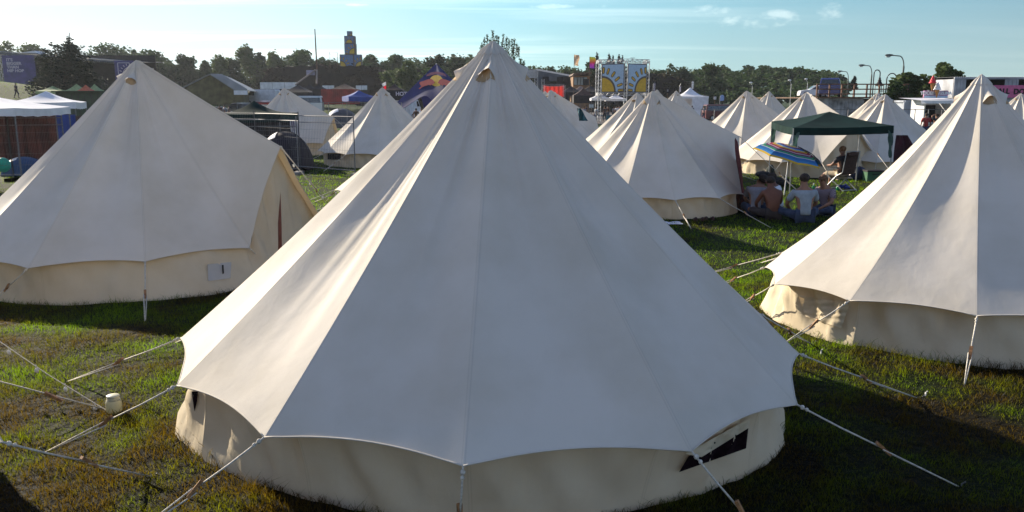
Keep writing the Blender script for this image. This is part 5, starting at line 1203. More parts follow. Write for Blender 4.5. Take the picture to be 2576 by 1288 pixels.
def person(label, loc, rz, pose, shirt, legs=None, hair=(.03, .018, .012), s=1., group=None, over=None, fingers=False, shorts=False, skinm=None, face=False, hat=None):
    P = {k: Vector(v) for k, v in pose.items()}
    for k, v in (over or {}).items(): P[k] = Vector(v)
    t = thing('person', label, 'person', loc, rz, group); t.scale = (s, s, s); sm_ = skinm or m_skin
    names = [c[0] for c in CH]+list(RAD); idx = {n: i for i, n in enumerate(names)}; rad = [c[1] for c in CH]+list(RAD.values()); pts = [P[n] for n in names]
    E_ = [('pel', 'spi'), ('spi', 'che'), ('che', 'nec'), ('nec', 'hea'), ('hea', 'top'), ('che', 'sl'), ('sl', 'el'), ('el', 'wl'), ('che', 'sr'), ('sr', 'er'), ('er', 'wr'), ('pel', 'hl'), ('hl', 'kl'), ('kl', 'al'), ('al', 'tl'), ('pel', 'hr'), ('hr', 'kr'), ('kr', 'ar'), ('ar', 'tr')]
    ed = [(idx[a], idx[b]) for a, b in E_]
    for w_, e_ in (('wl', 'el'), ('wr', 'er')):
        d = (P[w_]-P[e_]).normalized(); sd_ = d.cross(Vector((0, 0, 1))); sd_ = sd_.normalized() if sd_.length > .01 else Vector((1, 0, 0))
        pts.append(P[w_]+d*.07); rad.append((.036, .02)); pi_ = len(pts)-1; ed.append((idx[w_], pi_))
        if fingers:
            for j in range(4):
                q = P[w_]+d*.10+sd_*(.024*(j-1.5)); pts += [q, q+d*.035-Vector((0, 0, .012)), q+d*(.05+.008*(j in (1, 2)))-Vector((0, 0, .035))]; rad += [.010, .009, .008]; n = len(pts); ed += [(pi_, n-3), (n-3, n-2), (n-2, n-1)]
            q = P[w_]+d*.05+sd_*.04; pts += [q, q+d*.03+sd_*.012-Vector((0, 0, .01))]; rad += [.011, .009]; n = len(pts); ed += [(pi_, n-2), (n-2, n-1)]
    skin('body', pts, rad, ed, sm_, t)
    def cl(nm, ns, es, k, m):
        ii = {n: i for i, n in enumerate(ns)}; rr = [dict(CH+list(RAD.items()))[n]*k for n in ns]; skin(nm, [P[n] for n in ns], rr, [(ii[a], ii[b]) for a, b in es], m, t)
    if shirt is not None:
        hm = {}; P['ml'] = P['sl'].lerp(P['el'], .75); P['mr'] = P['sr'].lerp(P['er'], .75); P['nn'] = P['che'].lerp(P['nec'], .45); RAD2 = dict(ml=.062, mr=.062, nn=.085)
        ns = ['spi', 'che', 'pel', 'sl', 'ml', 'sr', 'mr', 'nn']; allr = dict(CH); allr.update(RAD); allr.update(RAD2); allr['pel'] = .118; ii = {n: i for i, n in enumerate(ns)}
        skin('shirt', [P[n] for n in ns], [allr[n]*1.22 for n in ns], [(ii[a], ii[b]) for a, b in (('spi', 'che'), ('spi', 'pel'), ('che', 'sl'), ('sl', 'ml'), ('che', 'sr'), ('sr', 'mr'), ('che', 'nn'))], shirt, t)
    if legs is not None:
        P['ql'] = P['hl'].lerp(P['kl'], .95) if shorts else P['kl']; P['qr'] = P['hr'].lerp(P['kr'], .95) if shorts else P['kr']; RR = dict(RAD); RR.update(pel=.125, ql=.07, qr=.07)
        ns = ['pel', 'hl', 'ql', 'hr', 'qr']+([] if shorts else ['al', 'ar']); es = [('pel', 'hl'), ('hl', 'ql'), ('pel', 'hr'), ('hr', 'qr')]+([] if shorts else [('ql', 'al'), ('qr', 'ar')]); ii = {n: i for i, n in enumerate(ns)}
        skin('trousers', [P[n] for n in ns], [RR[n]*1.14 for n in ns], [(ii[a], ii[b]) for a, b in es], legs, t)
        M = MB()
        for a in ('l', 'r'): d = (P['t'+a]-P['a'+a]); M.ell(P['a'+a].lerp(P['t'+a], .5)-Vector((0, 0, .015)), (.05, .13, .045), 8, 5, Matrix.Rotation(math.atan2(-d.x, d.y), 4, 'Z'))
        M.build('shoes', m_black, t, True)
    u = (P['top']-P['hea']).normalized(); q_ = u.to_track_quat('Z', 'Y').to_matrix().to_4x4()
    M = MB(); c_ = P['hea'].lerp(P['top'], .55)+Vector((0, -.018, .012)); i0 = len(M.v); M.ell(c_, (.094, .105, .088), 12, 8, q_)
    M.v = [tuple(Vector(v)+Vector((0, 0, .004*math.sin(k*7)))+(Vector(v)-c_)*.05*math.sin(k*3.7)) for k, v in enumerate(M.v)]
    M.build('hair' if hat is None else 'cap', mat('hair_%02d' % int(hair[0]*100), hair, .8, .3, 40) if hat is None else hat, t, True)
    if face or fingers:
        M = MB(); f = Vector((0, .085, 0)); hc = P['hea'].lerp(P['top'], .25)
        for sx_ in (-1, 1): M.ell(hc+f+Vector((sx_*.03, -.004, .015)), (.012, .008, .007), 6, 4)
        M.build('eyes', m_black, t, True); M = MB(); M.ell(hc+f+Vector((0, .008, -.012)), (.013, .018, .022), 6, 5); M.ell(hc+f+Vector((0, -.002, -.045)), (.024, .008, .007), 6, 4)
        for sx_ in (-1, 1): M.ell(hc+Vector((sx_*.088, 0, 0)), (.012, .02, .03), 6, 5)
        M.build('nose_mouth_ears', sm_, t, True)
    return t
sh_grey = mat('grey_shirt', (.25, .25, .29), .85, .1, 8); sh_blue = mat('blue_grey_shirt', (.26, .30, .34), .85, .1, 8); sh_dark = mat('dark_shirt', (.03, .03, .04), .85, .2, 8); sh_white = mat('white_shirt', (.62, .62, .66), .85, .06, 8); sh_red = mat('red_shirt', (.30, .03, .03), .85, .12, 8)
jeans = mat('jeans', (.03, .045, .09), .85, .2, 12); beige = mat('beige_cloth', (.34, .28, .20), .85, .12, 8); tan_skin = mat('tanned_skin', (.15, .055, .03), .6, .1)
plaid = bpy.data.materials.new('plaid_shirt'); plaid.use_nodes = True; nt_ = plaid.node_tree; b_ = nt_.nodes['Principled BSDF']; b_.inputs['Roughness'].default_value = .85; tc_ = nt_.nodes.new('ShaderNodeTexCoord'); ck = []
for ax, sc_ in (('X', 26), ('Z', 26)):
    w_ = nt_.nodes.new('ShaderNodeTexWave'); w_.bands_direction = ax; w_.inputs['Scale'].default_value = sc_*.6; nt_.links.new(tc_.outputs['Object'], w_.inputs['Vector']); ck.append(w_)
mm_ = nt_.nodes.new('ShaderNodeMath'); mm_.operation = 'ADD'; nt_.links.new(ck[0].outputs['Fac'], mm_.inputs[0]); nt_.links.new(ck[1].outputs['Fac'], mm_.inputs[1]); r_ = nt_.nodes.new('ShaderNodeValToRGB'); r_.color_ramp.elements[0].color = (.06, .05, .10, 1); r_.color_ramp.elements[1].color = (.40, .30, .28, 1); r_.color_ramp.elements[0].position = .3
mh_ = nt_.nodes.new('ShaderNodeMath'); mh_.operation = 'MULTIPLY'; mh_.inputs[1].default_value = .5; nt_.links.new(mm_.outputs[0], mh_.inputs[0]); nt_.links.new(mh_.outputs[0], r_.inputs[0]); nt_.links.new(r_.outputs[0], b_.inputs['Base Color'])

def gp(px, py, z=0): return atz(px, py, z)
GP = 'people sitting in a circle on the grass'
person('person in a pale grey shirt with back turned, leftmost of the sitting group', gp(1901, 545), R(-28), SIT, sh_grey, jeans, s=1.03, group=GP, fingers=True, over=dict(hea=(.05, .24, .74), top=(.09, .28, .82)))
person('shirtless tanned person sitting with back to the camera beside the pale grey shirt', gp(1942, 553), R(10), SIT, None, mat('dark_shorts', (.04, .03, .03), .85), s=1.0, group=GP, fingers=True, skinm=tan_skin, shorts=True)
person('person in a white shirt with dark hair sitting just behind the shirtless one', gp(1957, 536), R(60), SIT, sh_white, jeans, s=.98, group=GP, fingers=True, skinm=tan_skin)
person('person in a blue grey t-shirt sitting upright with back to the camera', gp(2022, 560), R(0), SIT, sh_blue, jeans, s=1.08, group=GP, fingers=True, over=dict(hea=(0, .13, .79), top=(0, .13, .88), nec=(0, .10, .68)))
person('person in a plaid shirt sitting at the right of the group facing it', gp(2078, 543), R(120), SIT, plaid, jeans, hair=(.12, .06, .03), s=1.0, group=GP, fingers=True, face=True)

# folding chair with a sitter
p = gp(2112, 478); p = Vector((p.x, p.y, 0)); rz_ = R(28); t = thing('camping_chair', 'high backed folding camping chair under the dark green gazebo edge', 'chair', p, rz_); m_ch = mat('brown_mesh_fabric', (.05, .022, .015), .8, .2, 20)
M = MB(); M.grid(lambda a, b: Vector((-.24+.48*a, -.24+.50*b, .42-.03*math.sin(math.pi*a))), 6, 4); M.build('seat', m_ch, t, True)
M = MB(); M.grid(lambda a, b: Vector((-.25+.5*a, -.25-.11*b-.03*math.sin(math.pi*a), .46+.62*b)), 6, 6); M.ell((0, -.37, 1.02), (.22, .05, .08), 10, 6); M.build('backrest', m_ch, t, True)
for sx_ in (-.27, .27):
    M = MB(); M.tube([(sx_, .34, 0), (sx_, -.10, .43), (sx_, -.28, .52), (sx_, -.37, 1.1)], .013, 6); M.build('leg', m_truss, t); M = MB(); M.tube([(sx_, -.36, 0), (sx_, .24, .43), (sx_, .2, .64)], .013, 6); M.build('leg', m_truss, t); M = MB(); M.box((sx_, .0, .65), (.05, .44, .03)); M.build('armrest', m_black, t)
M = MB(); M.tube([(-.27, -.37, 1.1), (.27, -.37, 1.1)], .013, 6); M.tube([(-.27, .33, .03), (.27, .33, .03)], .012, 6); M.tube([(-.27, -.35, .03), (.27, -.35, .03)], .012, 6); M.build('cross_bars', m_truss, t)
person('person with light brown hair and dark top sitting in the camping chair', p+Vector((0, 0, -.05)), rz_, CHAIR, sh_dark, beige, hair=(.20, .09, .035), fingers=True, shorts=True, over=dict(che=(0, -.10, .90), hea=(-.03, -.02, 1.14)))

# striped parasol
base = gp(1972, 491); Yc = base.y+.25; cpt = at(1999, 388, Yc); t = thing('parasol', 'colourful striped beach parasol leaning on the grass', 'parasol', (base.x, base.y, 0)); axis_ = Vector((.24, -.13, .96)).normalized(); top = at(1990, 366, Yc)-Vector((base.x, base.y, 0))
M = MB(); M.tube([(0, 0, -.05), top-axis_*.1], .016, 8); M.build('pole', mat('white_pole', (.6, .6, .6), .4), t)
st = bpy.data.materials.new('striped_nylon'); st.use_nodes = True; nt_ = st.node_tree; N_ = nt_.nodes; b_ = N_['Principled BSDF']; b_.inputs['Roughness'].default_value = .5
uvn = N_.new('ShaderNodeUVMap'); uvn.uv_map = 'seam'; s_ = N_.new('ShaderNodeSeparateXYZ'); nt_.links.new(uvn.outputs[0], s_.inputs[0]); r_ = N_.new('ShaderNodeValToRGB'); r_.color_ramp.interpolation = 'CONSTANT'; e = r_.color_ramp.elements
seq = [(.0, (.05, .30, .14)), (.06, (.55, .38, .03)), (.14, (.6, .6, .6)), (.17, (.20, .02, .10)), (.25, (.03, .18, .48)), (.33, (.6, .6, .6)), (.36, (.62, .40, .02)), (.44, (.42, .02, .05)), (.52, (.6, .6, .6)), (.55, (.16, .02, .10)), (.62, (.02, .28, .15)), (.70, (.6, .6, .6)), (.73, (.02, .15, .42)), (.84, (.03, .22, .55)), (.92, (.65, .42, .02))]
for k, (p_, c_) in enumerate(seq):
    q = e[k] if k < 2 else e.new(p_); q.position = p_; q.color = (*c_, 1)
nt_.links.new(s_.outputs[1], r_.inputs[0]); nt_.links.new(r_.outputs[0], b_.inputs['Base Color']); tr_ = N_.new('ShaderNodeBsdfTranslucent'); nt_.links.new(r_.outputs[0], tr_.inputs['Color']); mx_ = N_.new('ShaderNodeMixShader'); mx_.inputs[0].default_value = .35
nt_.links.new(b_.outputs[0], mx_.inputs[1]); nt_.links.new(tr_.outputs[0], mx_.inputs[2]); nt_.links.new(mx_.outputs[0], N_['Material Output'].inputs['Surface'])
ux = axis_.cross(Vector((0, 1, 0))).normalized(); uy = ux.cross(axis_); Rr = .97; M = MB(); uv = []
for k in range(8):
    i0 = len(M.v)
    for a in range(7):
        for b2 in range(13):
            u, v = a/6, b2/12; a0, a1 = 2*math.pi*k/8, 2*math.pi*(k+1)/8; c0_ = ux*math.cos(a0)+uy*math.sin(a0); c1_ = ux*math.cos(a1)+uy*math.sin(a1); d = c0_*(1-u)+c1_*u
            rr_ = Rr*math.sin(v*1.08)/math.sin(1.08)*(1-.03*math.sin(math.pi*u)*v); M.v.append(tuple(top+d*rr_-axis_*(.33*(1-math.cos(v*1.08))/(1-math.cos(1.08)))*(1-.05*math.sin(math.pi*u)))); uv.append((u, min(.999, v)))
    for a in range(6):
        for b2 in range(12): q = i0+a*13+b2; M.f.append((q, q+1, q+14, q+13))
M.build('parasol_canopy', st, t, True, uv)
M = MB()
for k in range(8): a0 = 2*math.pi*k/8; c_ = ux*math.cos(a0)+uy*math.sin(a0); M.tube([top-axis_*.34, top+c_*Rr*.55-axis_*.13, top+c_*Rr*.99-axis_*.34], .004, 4)
M.tube([top-axis_*.05, top+axis_*.05], .012, 6); M.build('ribs', m_truss, t)
M = MB(); tj = top; pts_ = []
def onpar(ang, v, lift=.02): c_ = ux*math.cos(ang)+uy*math.sin(ang); return top+c_*(Rr*math.sin(v*1.08)/math.sin(1.08))-axis_*(.33*(1-math.cos(v*1.08))/(1-math.cos(1.08)))+axis_*lift
jd = Vector((.95, -.30, 0)); ja = math.atan2(jd.dot(uy), jd.dot(ux))
M.grid(lambda a, b2: onpar(ja+(a-.5)*(.55+.2*math.sin(b2*9)), .15+.80*b2, .025+.012*math.sin(a*9+b2*14)), 8, 14); o = M.build('jacket', sh_dark, None, True); o.location = t.location; tag(o, 'dark jacket draped over the striped parasol', 'jacket')

# dark green gazebo
FL, BL, FR = Vector((7.62, 22.4, 0)), Vector((7.93, 25.3, 0)), Vector((10.37, 22.5, 0)); BR = FR+BL-FL; ap = at(2086.7, 280.7, 24.0); zf = zat(321, 22.4); zbk = zat(305, 25.3)
t = thing('green_gazebo', 'dark green gazebo over the open tent door and the parasol', 'gazebo', (FL.x, FL.y, 0)); o3 = Vector((FL.x, FL.y, 0)); cs = [FL, FR, BR, BL]; zs = [zf, zat(316, 22.5), zat(318, 25.4), zbk]
M = MB(); V_ = MB()
for k in range(4):
    a, b2 = cs[k]-o3, cs[(k+1) % 4]-o3; za_, zb_ = zs[k], zs[(k+1) % 4]; A_ = Vector((a.x, a.y, za_)); B_ = Vector((b2.x, b2.y, zb_)); T_ = ap-o3
    M.grid(lambda u, v: T_.lerp(A_.lerp(B_, u), v)-Vector((0, 0, .035*math.sin(math.pi*v)+.03*math.sin(math.pi*u)*v)), 10, 10)
    nrm = (B_-A_).cross(Vector((0, 0, 1))).normalized()
    V_.grid(lambda u, v: A_.lerp(B_, u)-Vector((0, 0, .03*math.sin(math.pi*u)+.20*v))+nrm*(.012+.01*math.sin(u*40)*v), 30, 3)
M.build('canopy_top', m_green, t, True); V_.build('valance', m_green, t, True)
for k in range(4):
    c_ = cs[k]-o3; M = MB(); M.tube([(c_.x, c_.y, zs[k]-.02), (c_.x, c_.y, -.02)], .016, 6); lg = M.build('leg', m_truss, t)
    if k != 2:
        M = MB(); w_ = .16; M.grid(lambda u, v: Vector((c_.x+(w_*(1-.55*v)*u)*(1 if k in (0, 3) else -1), c_.y-.02+.03*math.sin(v*12+u*4), zs[k]-.12-(.75)*v)), 3, 12); M.build('tied_corner_cloth', mat('green_grey_cloth', (.06, .12, .10), .7, .2, 3, trans=.25), lg, True)
# maroon cloth hanging from the right corner
p = FR+Vector((.15, -.08, 0)); M = MB(); z1_ = zat(340, 22.4); z0_ = zat(430, 22.4)
M.grid(lambda u, v: Vector((p.x-.10+(.30+.42*math.sin(v*math.pi*.55))*u, p.y+.05*math.sin(u*12+v*3), z1_+(z0_-z1_)*v)), 16, 12); o = M.build('hanging_cloth', mat('maroon_cloth', (.045, .010, .018), .85, .25, 4, trans=.1), None, True); tag(o, 'dark maroon cloth hanging from the right corner of the green gazebo', 'cloth')
# things on the grass there
p = gp(2195, 456); t = thing('cool_box', 'dark green box under the right side of the gazebo', 'box', (p.x, p.y, 0)); M = MB(); M.box((0, 0, .15), (.5, .35, .30)); M.build('box_body', mat('green_crate', (.02, .10, .04), .6), t); M = MB(); M.box((0, 0, .33), (.53, .38, .05)); M.box((0, -.19, .24), (.2, .03, .03)); M.build('lid', m_black, t)
p = gp(1918, 458); t = thing('kettle_barbecue', 'small black barbecue on thin legs beside the tent', 'barbecue', (p.x, p.y, 0)); M = MB(); M.ell((0, 0, .24), (.24, .24, .10), 14, 8); M.tube([(0, 0, .33), (0, 0, .37)], .012, 5); M.build('bowl', m_black, t, True)
for k in range(3):
    a = k*2.09; M = MB(); M.tube([(.12*math.cos(a), .12*math.sin(a), .18), (.2*math.cos(a), .2*math.sin(a), -.01)], .008, 5); M.build('leg', m_truss, t)
def sack(label, px, py, sx_, sy, sz, m, name='rucksack', cat='bag'):
    p = gp(px, py); M = MB(); M.ell((0, 0, sz*.45), (sx_, sy, sz*.55), 12, 8); M.v = [(x*(1+.12*math.sin(z*30+x*9)), y*(1+.1*math.cos(x*23)), max(-.01, z+.02*math.sin(x*40))) for x, y, z in M.v]
    t = thing(name, label, cat, (p.x, p.y, 0)); M.build('pack', m, t, True); M = MB(); M.tube([(-sx_*.4, -sy*.9, sz*.3), (-sx_*.2, -sy*1.1, sz*.8), (0, 0, sz*1.02)], .012, 5); M.build('strap', m_black, t); return t
sack('dark upright rucksack beside the small barbecue', 1937, 455, .15, .12, .5, mat('rucksack_green', (.02, .03, .02), .8, .3, 8)); sack('dark low bag on the grass under the parasol', 1962, 466, .32, .16, .24, mat('bag_dark', (.015, .015, .022), .7)); sack('small red brown bag beside the dark upright rucksack', 1935, 462, .09, .09, .14, mat('bag_red', (.16, .04, .02), .7))
sack('blue plastic bag on the grass below the camping chair', 2124, 475, .16, .1, .13, mat('blue_plastic', (.02, .05, .30), .3, .1, 8, trans=.3), 'plastic_bag'); sack('dark blue bundle in the shade right of the camping chair', 2160, 452, .25, .2, .42, mat('navy_bundle', (.02, .03, .07), .8))
sack('dark red bundle at the door of the tent with the red flap', 1862, 530, .13, .13, .55, mat('bag_brown_red', (.08, .025, .015), .8, .3, 9)); sack('dark bundle between the red flap tent and the sitting group', 1880, 527, .14, .12, .32, m_black)
def bottle(label, px, py, m, h=.22, r=.05):
    p = gp(px, py); t = thing('bottle', label, 'bottle', (p.x, p.y, 0)); M = MB(); M.lathe([(.005, 0), (r, .01), (r, h*.6), (r*.35, h*.82), (r*.33, h), (.004, h)], n=10); M.build('glass', m, t, True); M = MB(); M.lathe([(.004, h+.015), (r*.38, h+.015), (r*.38, h-.02)], n=8); M.build('bottle_cap', m_wpaint, t)
gb = mat('green_plastic', (.03, .30, .10), .2, .1, 5, trans=.4); bottle('green bottle on the grass left of the camping chair', 2046, 482, gb); bottle('green bottle at the feet of the person in the chair', 2107, 480, gb, .16); bottle('bright green bottle lying behind the sitting group', 1991, 497, mat('bright_green', (.10, .45, .05), .3, trans=.4), .16, .06)
for px, py, lab in ((1757, 558, 'pair of dark shoes on the grass below the red flap tent'), (1783, 556, 'second dark shoe heap on the grass below the red flap tent')):
    p = gp(px, py); t = thing('shoes', lab, 'shoes', (p.x, p.y, 0)); 
    for q in (-.07, .07): M = MB(); M.ell((q, 0, .04), (.045, .13, .04), 8, 6); M.ell((q, -.06, .07), (.04, .06, .04), 8, 5); M.build('shoe', mat('brown_shoe', (.05, .02, .015), .6), t, True)
p = gp(1672, 568); M = MB(); M.grid(lambda a, b2: Vector((p.x-.35+.7*a, p.y-.12+.3*b2, .05+.03*math.sin(a*9)*math.sin(b2*7))), 14, 6); tag(M.build('white_cloth', sh_white, None, True), 'small white cloth lying on the grass beside the foreground tent', 'cloth')
# red flap and side stuff at the door of the tent left of the sitting group
T3 = TT[0]; A_, B_ = at(1851, 347, 18.55), at(1862, 345, 18.3)
M = MB(); C_ = [Vector(at(*q)) for q in ((1850, 346, 18.3), (1856, 357, 18.1), (1866, 420, 17.7), (1871, 486, 17.4))]; D_ = [Vector(at(*q)) for q in ((1848, 352, 18.7), (1849, 380, 18.7), (1856, 440, 18.6), (1864, 486, 18.4))]
M.grid(lambda a, b2: (lambda i, f: C_[i].lerp(C_[i+1], f)*(1-b2)+D_[i].lerp(D_[i+1], f)*b2)(min(2, int(a*3)), a*3-min(2, int(a*3)))-T3.c, 12, 3)
M.build('red_door_flap', mat('red_lining', (.11, .008, .012), .8, .2, 3), T3.t, True)
T5 = TT[2]; p = at(1458, 283, 38.); M = MB(); M.grid(lambda a, b2: Vector(at(1452+5*b2+22*a*(.4+.6*b2), 272+32*b2, 37.6))-T5.c+Vector((0, .1*math.sin(a*9+b2*7), 0)), 8, 8); M.build('teal_door_cloth', m_cyanf, T5.t, True)
p = gpos(1533, 80); t = thing('camping_chair', 'teal camping chair left of the tents below the billboard', 'chair', p); M = MB(); M.box((0, 0, .42), (.5, .5, .05)); M.box((0, .25, .72), (.5, .05, .55)); M.build('seat_cloth', m_cyanf, t)
for sx_ in (-.24, .24):
    for sy in (-.24, .24): M = MB(); M.tube([(sx_, sy, 0), (-sx_*.6, sy, .42)], .012, 5); M.build('leg', m_black, t)

# jar with a solar lamp lid
p = gp(288, 1036); t = thing('glass_jar', 'cream coloured clip top jar standing in the grass', 'jar', (p.x, p.y, 0)); s = .062
M = MB(); M.lathe([(.002, .0), (s*.92, .003), (s, .02), (s, .085), (s*.86, .105), (s*.74, .112)], n=24); M.build('jar_body', mat('frosted_glass', (.62, .60, .42), .25, .05, 3, trans=.35), t, True)
M = MB(); M.lathe([(s*.76, .110), (s*.80, .114), (s*.80, .120), (s*.74, .122), (s*.74, .128), (s*.82, .130), (s*.82, .140), (s*.70, .146), (.002, .147)], n=24); M.build('lid', mat('cream_lid', (.58, .56, .40), .35), t, True)
M = MB(); M.tube([(s*.8, 0, .137), (s*1.12, 0, .125), (s*1.10, 0, .10), (s*.95, 0, .095)], .0022, 5); M.tube([(s*.86*math.cos(a), s*.86*math.sin(a), .107) for a in [j*.2618 for j in range(25)]], .0018, 4); M.build('wire_clip', steel, t)

# fairy lights and the two ropes from the tent off the left edge
def fairy(label, a, b2, n, r=.004):
    t = thing('fairy_lights', label, 'string lights', a); d = b2-a; M = MB(); M.tube([(0, 0, 0), d*.5-Vector((0, 0, .02)), d], r, 5); cb_ = M.build('cable', rope_m, t)
    for k in range(n): q = d*((k+.6)/n); M = MB(); M.tube([q, q-Vector((0, 0, .035))], .004, 4); M.ell(q-Vector((0, 0, .052)), (.018, .018, .024), 8, 6); M.build('bulb', mat('bulb_glass', (.7, .68, .62), .15), t, True)
pk_ = gp(270, 1034); fairy('fairy lights on the guy rope running down to the jar', at(-20, 846, 7.0), pk_, 4)
def rope(label, pts, r=.0055, knot=None):
    t = thing('guy_rope', label, 'rope', pts[0]); M = MB(); M.tube([Vector(q)-Vector(pts[0]) for q in pts], r, 6); rp_ = M.build('cord', rope_m, t, True)
    if knot is not None: q = Vector(knot)-Vector(pts[0]); M = MB(); d = (Vector(pts[-1])-Vector(pts[0])).normalized().to_track_quat('X', 'Z').to_matrix().to_4x4(); M.box(q, (.14, .028, .02), M=d @ Matrix.Rotation(R(12), 4, 'Y')); M.build('rope_slider', wood_m, t)
rope('rope with wooden slider coming in from the left edge to the jar', [at(-30, 952, 6.2), gp(268, 1030)], knot=at(135, 998, 6.03))
fairy('fairy lights on the rope below the left tent door', at(708, 374, 11.6), gp(845, 528), 4, .006)

# wire fence panels
def fence_panel(label, a, b2, h=2.0, wires=34, group='galvanised temporary fence panels', dx=.03):
    a, b2 = Vector((a[0], a[1], 0)), Vector((b2[0], b2[1], 0)); t = thing('fence_panel', label, 'fence', a, 0, group); d = b2-a; M = MB(); r = .021
    M.tube([(0, 0, .08), (0, 0, h)], r, 6); M.tube([d+Vector((0, 0, .08)), d+Vector((0, 0, h))], r, 6); M.tube([(0, 0, h-.1), d+Vector((0, 0, h-.1))], r*.8, 6); M.tube([(0, 0, h-.32), d+Vector((0, 0, h-.32))], r*.7, 6); M.tube([(0, 0, .2), d+Vector((0, 0, .2))], r*.8, 6); M.build('panel_frame', steel, t)
    M = MB()
    for k in range(1, wires): q = d*(k/wires); M.tube([q+Vector((0, 0, .2)), q+Vector((0, 0, h-.1))], .0035, 3, False)
    for z_ in (.5, .85, 1.2, 1.5): M.tube([Vector((0, 0, z_)), d+Vector((0, 0, z_))], .004, 3, False)
    M.build('wire_mesh', steel, t)
    for q in (Vector((0, 0, 0)), d): M = MB(); M.box(q+Vector((0, 0, .05)), (.22, .65, .12)); M.build('concrete_foot', mat('concrete', (.20, .19, .18), .9, .2, 8), t)
q0, q1, q2, q3 = (xat(887, 27.1), 27.1), (xat(748, 28.9), 28.9), (xat(637, 31.5), 31.5), (xat(500, 33.5), 33.5)
fence_panel('fence panel nearest the foreground tent, its right post on the grass', q1, q0, 2.06); fence_panel('second fence panel from the right in front of the green canopy', q2, q1, 2.1); fence_panel('third fence panel from the right partly behind the left tent', q3, q2, 2.1)
q4 = (xat(742, 27.9), 27.9); q5 = (xat(560, 27.5), 27.5); fence_panel('nearer fence panel running left from the grey posts beside the left tent', q5, q4, 1.95)
q6, q7 = (xat(12, 25.6), 25.6), (xat(-110, 25.2), 25.2); fence_panel('fence panel in front of the brown screen at the left edge', q7, q6, 2.05); fence_panel('fence panel between the left edge post and the left tent', q6, (xat(150, 26.2), 26.2), 2.05)
def long_fence(label, px0, px1, Y, h, n):
    x0, x1 = xat(px0, Y), xat(px1, Y); t = thing('wire_fence', label, 'fence', (x0, Y, 0)); M = MB(); w_ = x1-x0
    for k in range(n+1): M.tube([(w_*k/n, 0, tz(x0+w_*k/n, Y)), (w_*k/n, 0, h)], .028, 5)
    M.build('posts', steel, t); M = MB(); M.tube([(0, 0, h-.03), (w_, 0, h-.03)], .02, 5); M.tube([(0, 0, h*.5), (w_, 0, h*.5)], .008, 4); M.build('rails', steel, t)
long_fence('long distant fence line behind the left tents', 596, 1010, 66, 2.3, 9); long_fence('distant fence line in front of the kiosk containers', 1765, 2440, 50, 1.95, 20); long_fence('distant fence line in front of the billboard', 1330, 1640, 82, 1.3, 9)

# green canopy behind the fence, striped cloth, dark dome tent, blue tent, small dome tents
t = can_px('green_canopy', 'old green canopy tent behind the wire fence', 639, 253.5, 284, 170, 34, m_green, val=.32, sag=.18)
M = MB(); M.grid(lambda a, b2: Vector((-1.3+2.6*a, .9+.05*math.sin(a*30), .02+1.7*b2)), 30, 4); M.build('dark_back_fill', mat('dark_plum_fill', (.018, .008, .012), .9), t, True)  # added dark sheet standing in for the dark interior under the canopy
M = MB(); p = at(728, 300, 32.5); p1 = at(750, 300, 32.5); w_ = p1.x-p.x
for k in range(4): M.grid(lambda a, b2: Vector((p.x+w_*(k+a)/4+.12*b2, 32.5+.03*math.sin(a*5+k), 1.68-1.1*b2)), 3, 6)
cl_ = bpy.data.materials.new('striped_cloth'); cl_.use_nodes = True; nt_ = cl_.node_tree; tc_ = nt_.nodes.new('ShaderNodeTexCoord'); w2 = nt_.nodes.new('ShaderNodeTexWave'); w2.inputs['Scale'].default_value = 3.6; nt_.links.new(tc_.outputs['Object'], w2.inputs[0]); r_ = nt_.nodes.new('ShaderNodeValToRGB'); r_.color_ramp.interpolation = 'CONSTANT'; r_.color_ramp.elements[0].color = (.10, .05, .16, 1); r_.color_ramp.elements[1].color = (.6, .58, .58, 1); r_.color_ramp.elements[1].position = .5; nt_.links.new(w2.outputs['Fac'], r_.inputs[0]); nt_.links.new(r_.outputs[0], nt_.nodes['Principled BSDF'].inputs['Base Color'])
tag(M.build('striped_cloth', cl_, None, True), 'purple and white striped cloth hanging at the green canopy corner', 'cloth')
def dome(name, label, px, py, w, h, Y, m, m2=None, rz=0, d=None):
    p = Vector((xat(px, Y), Y, tz(xat(px, Y), Y))); t = thing(name, label, 'tent', p, rz); d = d or w; M = MB()
    M.grid(lambda a, b2: Vector((-w/2*math.cos(math.pi*a)*(1-.15*(2*b2-1)**4), d*(b2-.5), h*math.sin(math.pi*a)**.75*max(0, 1-(2*b2-1)**2)**.55)), 20, 14); M.build('fly_sheet', m, t, True)
    if m2 is not None: M = MB(); M.grid(lambda a, b2: Vector((-w/2*1.02*math.cos(math.pi*a*.42), d*(.30*b2-.25), h*1.02*math.sin(math.pi*a*.42)**.75*max(0, 1-(2*(.25+.30*b2)-1)**2)**.55)), 12, 6); M.build('pale_panel', m2, t, True)
    M = MB(); M.tube([(-w/2*math.cos(math.pi*j/16), -d*.02, h*1.02*math.sin(math.pi*j/16)**.75) for j in range(17)], .012, 5); M.build('tent_pole', m_black, t); return t
dome('dome_tent', 'dark purple dome tent with a white side behind the wire fence', 712, 445, 1.75, 1.38, 30.2, mat('dark_purple_nylon', (.010, .005, .012), .8, .2, 2), m_white, 0, 2.2)
dome('dome_tent', 'white and grey dome tent below the blue gazebo', 858, 298, 2.9, 1.7, 76, mat('grey_nylon', (.06, .06, .07), .6), m_white, R(20))
dome('dome_tent', 'low green dome tent left of the white and grey one', 802, 290, 2.6, 1.1, 80, mat('green_nylon', (.05, .13, .03), .5))
dome('dome_tent', 'small blue tent at the left edge under the brown screen', 46, 445, 1.3, .6, 28.0, mat('blue_nylon', (.006, .05, .15), .7), m_white, R(10))
